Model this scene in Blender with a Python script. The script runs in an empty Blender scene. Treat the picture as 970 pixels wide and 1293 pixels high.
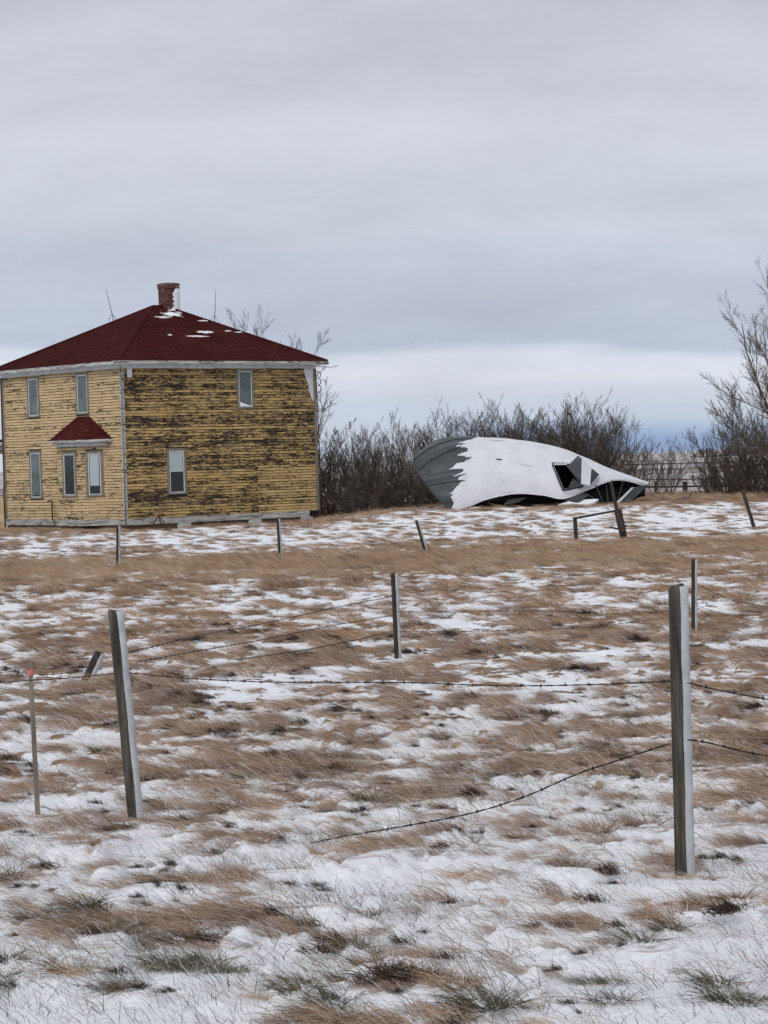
import bpy, math, random
import numpy as np
from mathutils import Vector, Matrix, Euler

random.seed(7); RNG = np.random.default_rng(11)
S = bpy.context.scene
COL = S.collection
R = math.radians

# ------------------------------------------------------------------ camera
FPX = 3000.0                       # focal length in pixels of the 970 px wide photograph
PITCH, ROLL = R(-1.27), R(-1.72)
CAMZ = 2.0
cam = bpy.data.cameras.new('camera'); cam_o = bpy.data.objects.new('camera', cam); COL.objects.link(cam_o)
cam.sensor_fit = 'VERTICAL'; cam.sensor_height = 36.0; cam.lens = 36.0 * FPX / 1293.0
cam.clip_start = 0.1; cam.clip_end = 12000
CM = (Matrix.Rotation(math.pi / 2 + PITCH, 4, 'X') @ Matrix.Rotation(ROLL, 4, 'Z'))
cam_o.matrix_world = Matrix.Translation((0, 0, CAMZ)) @ CM
S.camera = cam_o
S.render.resolution_x = 768; S.render.resolution_y = 1024

# ------------------------------------------------------------------ world + sun (overcast)
W = bpy.data.worlds.new('World'); S.world = W; W.use_nodes = True
wn, wl = W.node_tree.nodes, W.node_tree.links; wn.clear()
SUN_EL, SUN_AZ = R(42), R(205)     # high, behind and left of the camera
def wnode(t, **k):
    n = wn.new(t)
    for a, b in k.items(): setattr(n, a, b)
    return n
sky = wnode('ShaderNodeTexSky', sky_type='NISHITA', sun_disc=False); sky.sun_elevation = SUN_EL; sky.sun_rotation = SUN_AZ
tc = wnode('ShaderNodeTexCoord'); sep = wnode('ShaderNodeSeparateXYZ'); wl.new(tc.outputs['Generated'], sep.inputs[0])
# warp the elevation with stretched noise so the cloud banks are uneven
mp = wnode('ShaderNodeMapping'); mp.inputs['Scale'].default_value = (7, 7, 38); wl.new(tc.outputs['Generated'], mp.inputs[0])
n1 = wnode('ShaderNodeTexNoise'); n1.inputs['Scale'].default_value = 1.0; n1.inputs['Detail'].default_value = 5; n1.inputs['Roughness'].default_value = .5; wl.new(mp.outputs[0], n1.inputs['Vector'])
w1 = wnode('ShaderNodeMath', operation='MULTIPLY_ADD'); wl.new(n1.outputs['Fac'], w1.inputs[0]); w1.inputs[1].default_value = 0.045; w1.inputs[2].default_value = -0.0225
dmp = wnode('ShaderNodeMath', operation='MULTIPLY'); wl.new(w1.outputs[0], dmp.inputs[0])
dfc = wnode('ShaderNodeMapRange'); dfc.inputs['From Min'].default_value = 0.01; dfc.inputs['From Max'].default_value = 0.09; dfc.inputs['To Min'].default_value = 0.12; wl.new(sep.outputs['Z'], dfc.inputs['Value'])
wl.new(dfc.outputs[0], dmp.inputs[1])
# the lower cloud edge climbs to the left of the view
tilt = wnode('ShaderNodeMath', operation='MULTIPLY_ADD'); wl.new(sep.outputs['X'], tilt.inputs[0]); tilt.inputs[1].default_value = 0.03; wl.new(sep.outputs['Z'], tilt.inputs[2])
el = wnode('ShaderNodeMath', operation='ADD'); wl.new(tilt.outputs[0], el.inputs[0]); wl.new(dmp.outputs[0], el.inputs[1])
rp = wnode('ShaderNodeValToRGB')
def wrange(src, a, b_): q = wnode('ShaderNodeMapRange', interpolation_type='SMOOTHSTEP'); q.inputs['From Min'].default_value = a; q.inputs['From Max'].default_value = b_; wl.new(src, q.inputs['Value']); return q.outputs[0]
gap = wnode('ShaderNodeMath', operation='MULTIPLY'); wl.new(wrange(sep.outputs['X'], -.01, .11), gap.inputs[0]); wl.new(wrange(sep.outputs['Y'], .5, .95), gap.inputs[1])
flo = wnode('ShaderNodeMath', operation='MULTIPLY_ADD'); wl.new(gap.outputs[0], flo.inputs[0]); flo.inputs[1].default_value = -.022; flo.inputs[2].default_value = .022
el2 = wnode('ShaderNodeMath', operation='MAXIMUM'); wl.new(el.outputs[0], el2.inputs[0]); wl.new(flo.outputs[0], el2.inputs[1]); el = el2
mr = wnode('ShaderNodeMapRange'); mr.inputs['From Min'].default_value = 0.0; mr.inputs['From Max'].default_value = 0.4; wl.new(el.outputs[0], mr.inputs['Value']); wl.new(mr.outputs[0], rp.inputs[0])
def srgb(r, g, b):
    r, g, b = r - 2, g + 1, b + 2
    f = lambda c: (c / 255 / 12.92) if c / 255 <= .04045 else ((c / 255 + .055) / 1.055) ** 2.4
    return (f(r), f(g), f(b), 1)
stops = [(0.0, (150, 168, 202)), (0.022, (146, 166, 203)), (0.034, (172, 187, 213)), (0.045, (198, 206, 221)), (0.065, (203, 207, 219)), (0.088, (217, 219, 229)), (0.107, (214, 217, 228)), (0.118, (186, 192, 208)),
         (0.16, (190, 195, 210)), (0.24, (202, 205, 216)), (0.33, (208, 210, 219)), (0.42, (201, 202, 211)), (0.50, (196, 196, 205)), (0.7, (208, 209, 216)), (1.0, (222, 223, 229))]
e = rp.color_ramp.elements
e[0].position = 0; e[0].color = srgb(*stops[0][1]); e[1].position = 1; e[1].color = srgb(*stops[-1][1])
for p, c in stops[1:-1]:
    q = e.new(p); q.color = srgb(*c)
# soft mottling of the cloud deck
mp2 = wnode('ShaderNodeMapping'); mp2.inputs['Scale'].default_value = (6.5, 6.5, 24); wl.new(tc.outputs['Generated'], mp2.inputs[0])
n2 = wnode('ShaderNodeTexNoise'); n2.inputs['Scale'].default_value = 1.3; n2.inputs['Detail'].default_value = 6; n2.inputs['Roughness'].default_value = .55; n2.inputs['Distortion'].default_value = .25; wl.new(mp2.outputs[0], n2.inputs['Vector'])
r2 = wnode('ShaderNodeMapRange'); r2.inputs['From Min'].default_value = .3; r2.inputs['From Max'].default_value = .7; r2.inputs['To Min'].default_value = .91; r2.inputs['To Max'].default_value = 1.07; wl.new(n2.outputs['Fac'], r2.inputs['Value'])
mm = wnode('ShaderNodeVectorMath', operation='SCALE'); wl.new(rp.outputs[0], mm.inputs[0]); wl.new(r2.outputs[0], mm.inputs['Scale'])
sc = wnode('ShaderNodeVectorMath', operation='SCALE'); wl.new(mm.outputs[0], sc.inputs[0]); sc.inputs['Scale'].default_value = 10.15
mx = wnode('ShaderNodeMix', data_type='RGBA'); mx.inputs['Factor'].default_value = 0.985
wl.new(sky.outputs[0], mx.inputs['A']); wl.new(sc.outputs[0], mx.inputs['B'])
bg = wnode('ShaderNodeBackground'); bg.inputs['Strength'].default_value = 0.1; wl.new(mx.outputs['Result'], bg.inputs[0])
wo = wnode('ShaderNodeOutputWorld'); wl.new(bg.outputs[0], wo.inputs[0])

sun = bpy.data.lights.new('sun', 'SUN'); sun.energy = 1.5; sun.angle = R(25); sun.color = (1, .97, .93)
sun_o = bpy.data.objects.new('sun', sun); COL.objects.link(sun_o)
sun_dir = Vector((math.sin(SUN_AZ) * math.cos(SUN_EL), math.cos(SUN_AZ) * math.cos(SUN_EL), math.sin(SUN_EL)))
sun_o.rotation_euler = (-sun_dir).to_track_quat('-Z', 'Y').to_euler(); sun_o.location = sun_dir * 60
S.view_settings.view_transform = 'Standard'; S.view_settings.look = 'None'; S.view_settings.exposure = 0.0; S.view_settings.gamma = 1.0
S.render.engine = 'CYCLES'

# ------------------------------------------------------------------ noise + ground profile
def hsh(ix, iy, seed):
    h = (ix.astype(np.int64) * 374761393 + iy.astype(np.int64) * 668265263 + seed * 982451653) & 0xffffffff
    h = ((h ^ (h >> 13)) * 1274126177) & 0xffffffff
    return ((h ^ (h >> 16)) & 0xffffff) / float(0xffffff)
def vnoise(x, y, seed=0):
    ix, iy = np.floor(x), np.floor(y); fx, fy = x - ix, y - iy
    fx = fx * fx * (3 - 2 * fx); fy = fy * fy * (3 - 2 * fy)
    a = hsh(ix, iy, seed); b = hsh(ix + 1, iy, seed); c = hsh(ix, iy + 1, seed); d = hsh(ix + 1, iy + 1, seed)
    return (a * (1 - fx) + b * fx) * (1 - fy) + (c * (1 - fx) + d * fx) * fy
def fbm(x, y, seed=0, o=4):
    s = 0; a = .5; t = 0
    for i in range(o):
        s = s + a * vnoise(x * 2 ** i + 17.3 * i, y * 2 ** i - 9.1 * i, seed + i); t += a; a *= .55
    return s / t
GY = [-60, 4, 9, 11, 15, 20, 26, 33, 38, 50, 58, 66, 75, 85, 92, 110, 200, 400, 5000]
GZ = [-1.55, -1.78, -1.87, -1.98, -2.22, -2.44, -2.64, -2.81, -2.97, -2.97, -2.86, -2.79, -2.67, -2.53, -2.51, -2.46, -2.45, -2.6, -2.6]
def gbase(x, y):
    x = np.asarray(x, float); y = np.asarray(y, float)
    z = np.interp(y, GY, GZ) + CAMZ
    s = np.clip((x + 3.5) / 4.5, 0, 1); s = s * s * (3 - 2 * s)
    t = np.clip((y - 78) / 14, 0, 1) * np.clip((400 - y) / 250, 0, 1)
    z = z + .40 * s * t
    # crest of the ditch bank where the tall grass stands
    z = z + .10 * np.exp(-((y - 66) / 5) ** 2) * (fbm(x * .25, y * .1, 60, 2) * 2 - 1)
    return z
CY = [0, 8, 9.5, 11, 13, 16, 20, 28, 36, 44, 48, 52, 57, 60, 66, 71, 75, 80, 88, 93, 100, 112, 130, 5000]
CV = [.34, .37, .42, .46, .47, .46, .45, .45, .49, .45, .37, .35, .46, .56, .64, .54, .40, .38, .38, .44, .55, .60, .5, .5]
def cover(x, y, rough=1.0):
    """how much of the ground is grass (1) rather than snow (0)"""
    x = np.asarray(x, float); y = np.asarray(y, float)
    b = np.interp(y, CY, CV)
    wx = x + .35 * (fbm(x * .9, y * .9, 71, 2) - .5); wy = y + .6 * (fbm(x * .8, y * .8, 72, 2) - .5)
    n = .74 * fbm(wx * 4.6, wy * 2.7, 5, 4) + .26 * fbm(x * .7 + 5, y * .4, 9, 3)
    f = fbm(x * 7 + y, y * 8, 21, 3)
    v = (n - .5) * 6.0 + (f - .5) * 1.5 * rough + (b - .5) * 2.6 + .5
    return np.clip(v, 0, 1)
def ground_z(x, y):
    x = np.asarray(x, float); y = np.asarray(y, float)
    c = cover(x, y, 0); near = np.clip((140 - y) / 60, 0, 1); k = np.interp(y, [0, 14, 25, 45, 90], [.075, .08, .07, .06, .05])
    h = k * (c - .4) * (.35 + 1.3 * fbm(x * 1.9, y * 1.9, 33, 2)) + .05 * (fbm(x * .8, y * .8, 31, 3) - .5) + .025 * (fbm(x * 3.2, y * 4, 41, 4) - .5)
    for fx, fy in FEET:
        h = h * (1 - np.exp(-((x - fx) / .35) ** 2 - ((y - fy + .5) / .9) ** 2))
    return gbase(x, y) + h * near
FEET = []
def gz1(x, y): return float(ground_z(np.array([x]), np.array([y]))[0])
def ray(px, py):
    d = CM.to_3x3() @ Vector(((px - 485) / FPX, (646.5 - py) / FPX, -1)); return d / d.y
def P(px, py, D):
    return Vector((0, 0, CAMZ)) + ray(px, py) * D
def foot(px, py, lo=6, hi=140):
    """first point of the ground met by that line of sight"""
    r = ray(px, py); ys = np.linspace(lo, hi, 4000); d = CAMZ + r.z * ys - gbase(r.x * ys, ys)
    i = np.argmax(d < 0); y = float(ys[i]); return Vector((r.x * y, y, gz1(r.x * y, y)))

FEET += [(q.x, q.y) for q in [foot(862, 1108), foot(170, 1034), foot(48, 1030)]]

# ------------------------------------------------------------------ materials
def mat(name):
    m = bpy.data.materials.new(name); m.use_nodes = True; nt = m.node_tree
    b = nt.nodes['Principled BSDF']; b.inputs['Roughness'].default_value = .85; b.inputs['Specular IOR Level'].default_value = .25
    return m, nt, b
def N(nt, t, **k):
    n = nt.nodes.new(t)
    for a, b in k.items():
        if a.startswith('i_'): n.inputs[a[2:].replace('_', ' ')].default_value = b
        else: setattr(n, a, b)
    return n
def coords(nt, scale, kind='Object'):
    t = N(nt, 'ShaderNodeTexCoord'); m = N(nt, 'ShaderNodeMapping'); m.inputs['Scale'].default_value = scale
    nt.links.new(t.outputs[kind], m.inputs[0]); return m.outputs[0]
def noise(nt, vec, s=1, d=4, r=.55, dist=0):
    n = N(nt, 'ShaderNodeTexNoise'); n.inputs['Scale'].default_value = s; n.inputs['Detail'].default_value = d; n.inputs['Roughness'].default_value = r; n.inputs['Distortion'].default_value = dist
    if vec is not None: nt.links.new(vec, n.inputs['Vector'])
    return n.outputs['Fac']
def math_(nt, op, a, b=None, c=None):
    n = N(nt, 'ShaderNodeMath', operation=op)
    for i, v in enumerate((a, b, c)):
        if v is None: continue
        if isinstance(v, (int, float)): n.inputs[i].default_value = v
        else: nt.links.new(v, n.inputs[i])
    return n.outputs[0]
def ramp(nt, fac, stops):
    r = N(nt, 'ShaderNodeValToRGB'); e = r.color_ramp.elements
    e[0].position, e[0].color = stops[0][0], (*stops[0][1], 1); e[1].position, e[1].color = stops[-1][0], (*stops[-1][1], 1)
    for p, c in stops[1:-1]: q = e.new(p); q.color = (*c, 1)
    nt.links.new(fac, r.inputs[0]); return r.outputs[0]
def step(nt, v, lo, hi):
    n = N(nt, 'ShaderNodeMapRange', interpolation_type='SMOOTHSTEP'); n.inputs['From Min'].default_value = lo; n.inputs['From Max'].default_value = hi
    nt.links.new(v, n.inputs['Value']); return n.outputs[0]
def mix(nt, f, a, b):
    n = N(nt, 'ShaderNodeMix', data_type='RGBA')
    for k, v in (('Factor', f), ('A', a), ('B', b)):
        if isinstance(v, tuple): n.inputs[k].default_value = (*v, 1)
        elif isinstance(v, (int, float)): n.inputs[k].default_value = v
        else: nt.links.new(v, n.inputs[k])
    return n.outputs['Result']
def bump(nt, b, h, dist=.01, st=.6):
    n = N(nt, 'ShaderNodeBump'); n.inputs['Distance'].default_value = dist; n.inputs['Strength'].default_value = st
    nt.links.new(h, n.inputs['Height']); nt.links.new(n.outputs[0], b.inputs['Normal'])

SNOW = (.78, .79, .83)
def snow_material():
    m, nt, b = mat('snow'); v = coords(nt, (1, 1, 1)); n = noise(nt, v, 6, 5)
    nt.links.new(ramp(nt, n, [(.3, (.68, .69, .73)), (.7, (.76, .77, .81))]), b.inputs['Base Color'])
    bump(nt, b, noise(nt, v, 9, 4), .012, .4); b.inputs['Roughness'].default_value = .9
    return m
def ground_material():
    m, nt, b = mat('snowy_ground')
    at = N(nt, 'ShaderNodeAttribute', attribute_name='cover')
    v = coords(nt, (5, 11, 5)); fine = noise(nt, v, 1, 6, .65, .5)
    v2 = coords(nt, (14, 60, 20)); st = noise(nt, v2, 1, 4, .7, .6)
    s = math_(nt, 'ADD', math_(nt, 'ADD', at.outputs['Fac'], math_(nt, 'MULTIPLY_ADD', fine, .9, -.45)), math_(nt, 'MULTIPLY_ADD', st, .55, -.275))
    k = step(nt, s, .60, .92)
    br = ramp(nt, noise(nt, coords(nt, (9, 34, 9)), 1, 5, .7), [(.25, (.08, .05, .032)), (.5, (.22, .15, .10)), (.75, (.40, .29, .21))])
    big = ramp(nt, noise(nt, coords(nt, (.5, .8, .5)), 1, 3), [(.3, (.75, .78, .75)), (.7, (1.2, 1.1, 1.0))])
    mlt = N(nt, 'ShaderNodeMix', data_type='RGBA', blend_type='MULTIPLY'); mlt.inputs['Factor'].default_value = 1
    nt.links.new(br, mlt.inputs['A']); nt.links.new(big, mlt.inputs['B'])
    sn = ramp(nt, noise(nt, coords(nt, (2, 3, 2)), 1, 5), [(.3, (.70, .715, .76)), (.7, (.80, .81, .85))])
    near = mix(nt, k, sn, mlt.outputs['Result'])
    # far stubble field: snow streaks between rows of stubble
    sp = N(nt, 'ShaderNodeSeparateXYZ'); t = N(nt, 'ShaderNodeTexCoord'); nt.links.new(t.outputs['Object'], sp.inputs[0])
    fr = math_(nt, 'ADD', math_(nt, 'MULTIPLY', noise(nt, coords(nt, (.012, .10, 1)), 1, 5, .7), .6), math_(nt, 'MULTIPLY', noise(nt, coords(nt, (.004, .018, 1)), 1, 3, .5), .4))
    fc = ramp(nt, fr, [(.40, (.15, .12, .11)), (.47, (.33, .29, .28)), (.54, (.48, .45, .46)), (.62, (.62, .61, .64))])
    ff = step(nt, sp.outputs['Y'], 112, 128)
    nt.links.new(mix(nt, ff, near, fc), b.inputs['Base Color'])
    gr = noise(nt, coords(nt, (38, 46, 38)), 1, 4, .7)
    h = math_(nt, 'ADD', math_(nt, 'ADD', math_(nt, 'MULTIPLY', st, .6), math_(nt, 'MULTIPLY', fine, 1.0)), math_(nt, 'MULTIPLY', gr, .35))
    bump(nt, b, h, .035, .7); b.inputs['Roughness'].default_value = .95; b.inputs['Specular IOR Level'].default_value = .1
    return m
def grass_material(name, stops, frost=.10):
    m, nt, b = mat(name)
    at = N(nt, 'ShaderNodeAttribute', attribute_name='tint')
    oi = N(nt, 'ShaderNodeObjectInfo')
    f = math_(nt, 'ADD', math_(nt, 'MULTIPLY', at.outputs['Fac'], .60), math_(nt, 'MULTIPLY', oi.outputs['Random'], .40))
    c = ramp(nt, f, stops)
    at2 = N(nt, 'ShaderNodeAttribute', attribute_name='frost')
    nt.links.new(mix(nt, at2.outputs['Fac'], c, (.70, .71, .75)), b.inputs['Base Color'])
    b.inputs['Roughness'].default_value = .75
    return m
STRAW = [(0, (.06, .036, .023)), (.25, (.17, .105, .066)), (.6, (.35, .215, .13)), (1, (.62, .43, .275))]
GREEN = [(0, (.03, .027, .016)), (.4, (.075, .066, .034)), (.7, (.15, .12, .065)), (1, (.30, .23, .15))]
SPRIG = [(0, (.035, .034, .026)), (.5, (.10, .088, .066)), (1, (.25, .21, .16))]
TAN = [(0, (.14, .085, .05)), (.4, (.32, .21, .125)), (1, (.58, .43, .28))]

def bark_material(name, dark, light, frost):
    m, nt, b = mat(name)
    n = noise(nt, coords(nt, (9, 9, 5)), 1, 4)
    c = ramp(nt, n, [(.3, dark), (.7, light)])
    g = N(nt, 'ShaderNodeNewGeometry'); sp = N(nt, 'ShaderNodeSeparateXYZ'); nt.links.new(g.outputs['Normal'], sp.inputs[0])
    up = math_(nt, 'ADD', math_(nt, 'MULTIPLY', sp.outputs['X'], .5), math_(nt, 'MULTIPLY', sp.outputs['Z'], .5))
    s = math_(nt, 'MULTIPLY', step(nt, up, .15, .5), step(nt, noise(nt, coords(nt, (2.3, 2.3, 2.3)), 1, 4), 1 - frost - .08, 1 - frost + .08))
    nt.links.new(mix(nt, s, c, SNOW), b.inputs['Base Color']); return m
def wood_material(name, a, bb, c, sc=(40, 40, 2.5)):
    m, nt, b = mat(name)
    v = coords(nt, sc); n = noise(nt, v, 1, 5, .7, .3); n2 = noise(nt, coords(nt, (3, 3, 1.3)), 1, 3)
    f = math_(nt, 'ADD', math_(nt, 'MULTIPLY', n, .7), math_(nt, 'MULTIPLY', n2, .3))
    nt.links.new(ramp(nt, f, [(.36, a), (.5, bb), (.64, c)]), b.inputs['Base Color']); bump(nt, b, n, .006, .8); return m
def siding_material(name, amount, grey, hue=(.46, .305, .125)):
    """yellow paint that flakes off clapboards: bare wood is dark brown or silver grey"""
    m, nt, b = mat(name)
    big = noise(nt, coords(nt, (.5, .5, .8)), 1, 3, .5)
    oi = N(nt, 'ShaderNodeObjectInfo')
    tcx = N(nt, 'ShaderNodeTexCoord'); ad = N(nt, 'ShaderNodeVectorMath', operation='MULTIPLY_ADD')
    ad.inputs[1].default_value = (1.3, 1.3, 8.0); nt.links.new(tcx.outputs['Object'], ad.inputs[0])
    cb = N(nt, 'ShaderNodeCombineXYZ'); nt.links.new(math_(nt, 'MULTIPLY', oi.outputs['Random'], 1.2), cb.inputs['X']); nt.links.new(math_(nt, 'MULTIPLY', oi.outputs['Random'], .9), cb.inputs['Z'])
    nt.links.new(cb.outputs[0], ad.inputs[2])
    streak = noise(nt, ad.outputs[0], 1, 4, .6, .3)
    fine = noise(nt, coords(nt, (5.5, 5.5, 28)), 1, 5, .7, .5)
    v = math_(nt, 'ADD', math_(nt, 'ADD', math_(nt, 'MULTIPLY', streak, .30), math_(nt, 'MULTIPLY', fine, .54)), math_(nt, 'MULTIPLY', big, .16))
    v = math_(nt, 'ADD', v, math_(nt, 'MULTIPLY_ADD', oi.outputs['Random'], .08, -.04))
    th = .5 + (.5 - amount) * .28
    k = step(nt, v, th - .012, th + .018)
    paint = ramp(nt, noise(nt, coords(nt, (2, 2, 9)), 1, 4), [(.3, tuple(c * .80 for c in hue)), (.7, tuple(min(1, c * 1.15) for c in hue))])
    gd = noise(nt, coords(nt, (1.1, 1.1, 2.6)), 1, 4, .6)
    g = step(nt, math_(nt, 'ADD', gd, grey), .50, .60)
    bare = mix(nt, g, (.020, .012, .009), (.16, .135, .085))
    bare = mix(nt, math_(nt, 'MULTIPLY', fine, .25), bare, (.09, .07, .05))
    k2 = step(nt, v, th - .06, th)
    paint = mix(nt, math_(nt, 'MULTIPLY', k2, .55), paint, (.13, .095, .05))
    nt.links.new(mix(nt, k, paint, bare), b.inputs['Base Color'])
    bump(nt, b, k, -.004, .7); return m
def flat_material(name, col, var=.15, rough=.8, sc=4, metal=0, spec=.25):
    m, nt, b = mat(name)
    n = noise(nt, coords(nt, (sc, sc, sc)), 1, 5, .6)
    nt.links.new(ramp(nt, n, [(.3, tuple(c * (1 - var) for c in col)), (.7, tuple(min(1, c * (1 + var)) for c in col))]), b.inputs['Base Color'])
    b.inputs['Roughness'].default_value = rough; b.inputs['Metallic'].default_value = metal; b.inputs['Specular IOR Level'].default_value = spec
    return m
def trim_material():
    m, nt, b = mat('weathered_white_trim')
    n = noise(nt, coords(nt, (1.6, 1.6, 14)), 1, 6, .7, .8)
    nt.links.new(ramp(nt, n, [(.40, (.06, .05, .042)), (.46, (.30, .29, .27)), (.56, (.44, .44, .43)), (.75, (.54, .54, .54))]), b.inputs['Base Color']); return m
def beam_material():
    m, nt, b = mat('weathered_sill')
    n = noise(nt, coords(nt, (1.6, 1.6, 9)), 1, 6, .65, .4)
    nt.links.new(ramp(nt, n, [(.34, (.06, .05, .045)), (.44, (.24, .23, .21)), (.6, (.42, .41, .39)), (.75, (.55, .55, .54))]), b.inputs['Base Color']); return m
def glass_material():
    m, nt, b = mat('old_window_glass')
    n = noise(nt, coords(nt, (2.5, 2.5, 2.5)), 1, 3)
    b.inputs['Base Color'].default_value = (.55, .62, .62, 1); b.inputs['Roughness'].default_value = .06; b.inputs['IOR'].default_value = 1.5
    b.inputs['Transmission Weight'].default_value = 0; b.inputs['Specular IOR Level'].default_value = .9
    tr = N(nt, 'ShaderNodeBsdfTransparent'); tr.inputs[0].default_value = (.92, .94, .94, 1)
    gl = N(nt, 'ShaderNodeBsdfGlossy'); gl.inputs['Roughness'].default_value = .05; gl.inputs['Color'].default_value = (.85, .9, .92, 1)
    fr = N(nt, 'ShaderNodeFresnel'); fr.inputs['IOR'].default_value = 1.5
    ms = N(nt, 'ShaderNodeMixShader'); g_ = N(nt, 'ShaderNodeNewGeometry'); nt.links.new(math_(nt, 'MULTIPLY', fr.outputs[0], math_(nt, 'SUBTRACT', 1.0, g_.outputs['Backfacing'])), ms.inputs[0]); nt.links.new(tr.outputs[0], ms.inputs[1]); nt.links.new(gl.outputs[0], ms.inputs[2])
    bm_ = N(nt, 'ShaderNodeBump'); bm_.inputs['Distance'].default_value = .01; bm_.inputs['Strength'].default_value = .04; nt.links.new(n, bm_.inputs['Height'])
    nt.links.new(ms.outputs[0], nt.nodes['Material Output'].inputs[0]); nt.nodes.remove(b)
    return m
def brick_material():
    m, nt, b = mat('chimney_brick')
    n = noise(nt, coords(nt, (6, 6, 12)), 1, 4)
    nt.links.new(ramp(nt, n, [(.3, (.045, .02, .016)), (.55, (.12, .050, .040)), (.66, (.26, .18, .16)), (.8, (.42, .38, .36))]), b.inputs['Base Color']); return m
def shingle_material():
    m, nt, b = mat('red_shingle')
    n = noise(nt, coords(nt, (3, 3, 6)), 1, 5, .6); n2 = noise(nt, coords(nt, (.5, .5, .5)), 1, 3)
    f = math_(nt, 'ADD', math_(nt, 'MULTIPLY', n, .6), math_(nt, 'MULTIPLY', n2, .4))
    nt.links.new(ramp(nt, f, [(.35, (.034, .007, .007)), (.5, (.052, .010, .010)), (.65, (.068, .018, .017))]), b.inputs['Base Color'])
    b.inputs['Roughness'].default_value = .95; b.inputs['Specular IOR Level'].default_value = .05; return m
def sheetmetal_material():
    m, nt, b = mat('grey_sheet_metal')
    n = noise(nt, coords(nt, (.8, .8, 2.5)), 1, 5, .6)
    nt.links.new(ramp(nt, n, [(.3, (.038, .044, .048)), (.55, (.065, .073, .078)), (.75, (.105, .115, .12))]), b.inputs['Base Color'])
    b.inputs['Roughness'].default_value = .5; b.inputs['Metallic'].default_value = .35; return m

M = dict(
    thatch_shade=grass_material('dark_thatch_shade', [(0, (.010, .006, .004)), (.5, (.026, .015, .010)), (1, (.075, .045, .028))]), rime_shade=flat_material('shade_grey_rime', (.40, .405, .425), .22, sc=14), greysnow=flat_material('thin_grey_snow', (.58, .585, .62), .08, .9, 1.5),  # near-black blades carry shade between tufts; post snow greyed for its shaded side
    snow=snow_material(), ground=ground_material(),
    straw=grass_material('dry_straw', STRAW), green=grass_material('dull_green_blades', GREEN), sprig=grass_material('frosted_sprigs', SPRIG), tan=grass_material('tan_grass', TAN),
    bark=bark_material('dark_bark', (.040, .029, .023), (.145, .112, .088), .38), greybark=bark_material('grey_bark', (.05, .042, .038), (.15, .13, .12), .3),
    post=wood_material('weathered_post', (.018, .015, .012), (.058, .052, .042), (.125, .115, .098)), darkpost=wood_material('dark_post', (.016, .013, .011), (.04, .032, .027), (.085, .07, .06)),
    stake=wood_material('brown_stake', (.11, .085, .07), (.19, .155, .13), (.28, .24, .20)),
    side_r=siding_material('peeling_yellow_clapboard', .46, -.04), side_l=siding_material('worn_yellow_clapboard', .28, -.08, (.49, .36, .205)), side_p=siding_material('sound_yellow_clapboard', .30, -.10, (.48, .33, .145)),
    trim=trim_material(), beam=beam_material(), glass=glass_material(), brick=brick_material(), shingle=shingle_material(), metal=sheetmetal_material(),
    white=flat_material('flaked_white_paint', (.50, .51, .52), .2), dark=flat_material('hollow_shade', (.012, .011, .010), .3), blind=flat_material('grey_white_blind', (.52, .54, .55), .08, sc=2),  # near-black colour stands for shade in rooms, gaps and cavities
    curtain=flat_material('dull_curtain', (.13, .145, .14), .35, sc=2), casing=flat_material('grey_brown_casing', (.17, .155, .125), .35, sc=9), concrete=flat_material('brown_foundation', (.10, .072, .052), .35, sc=3),
    block=flat_material('pale_concrete', (.40, .40, .39), .2, sc=5), rust=flat_material('rust', (.075, .028, .018), .5, sc=15), wire=flat_material('dark_wire', (.022, .018, .016), .3, .6, 20, .4), red=flat_material('faded_red_paint', (.50, .16, .15), .15, sc=40),
    sheath=flat_material('bare_sheathing', (.035, .026, .020), .4, sc=5), farwood=flat_material('distant_wood', (.10, .095, .10), .3, sc=.2), iron=flat_material('rod_iron', (.05, .045, .045), .2, .6, 8, .5))

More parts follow.
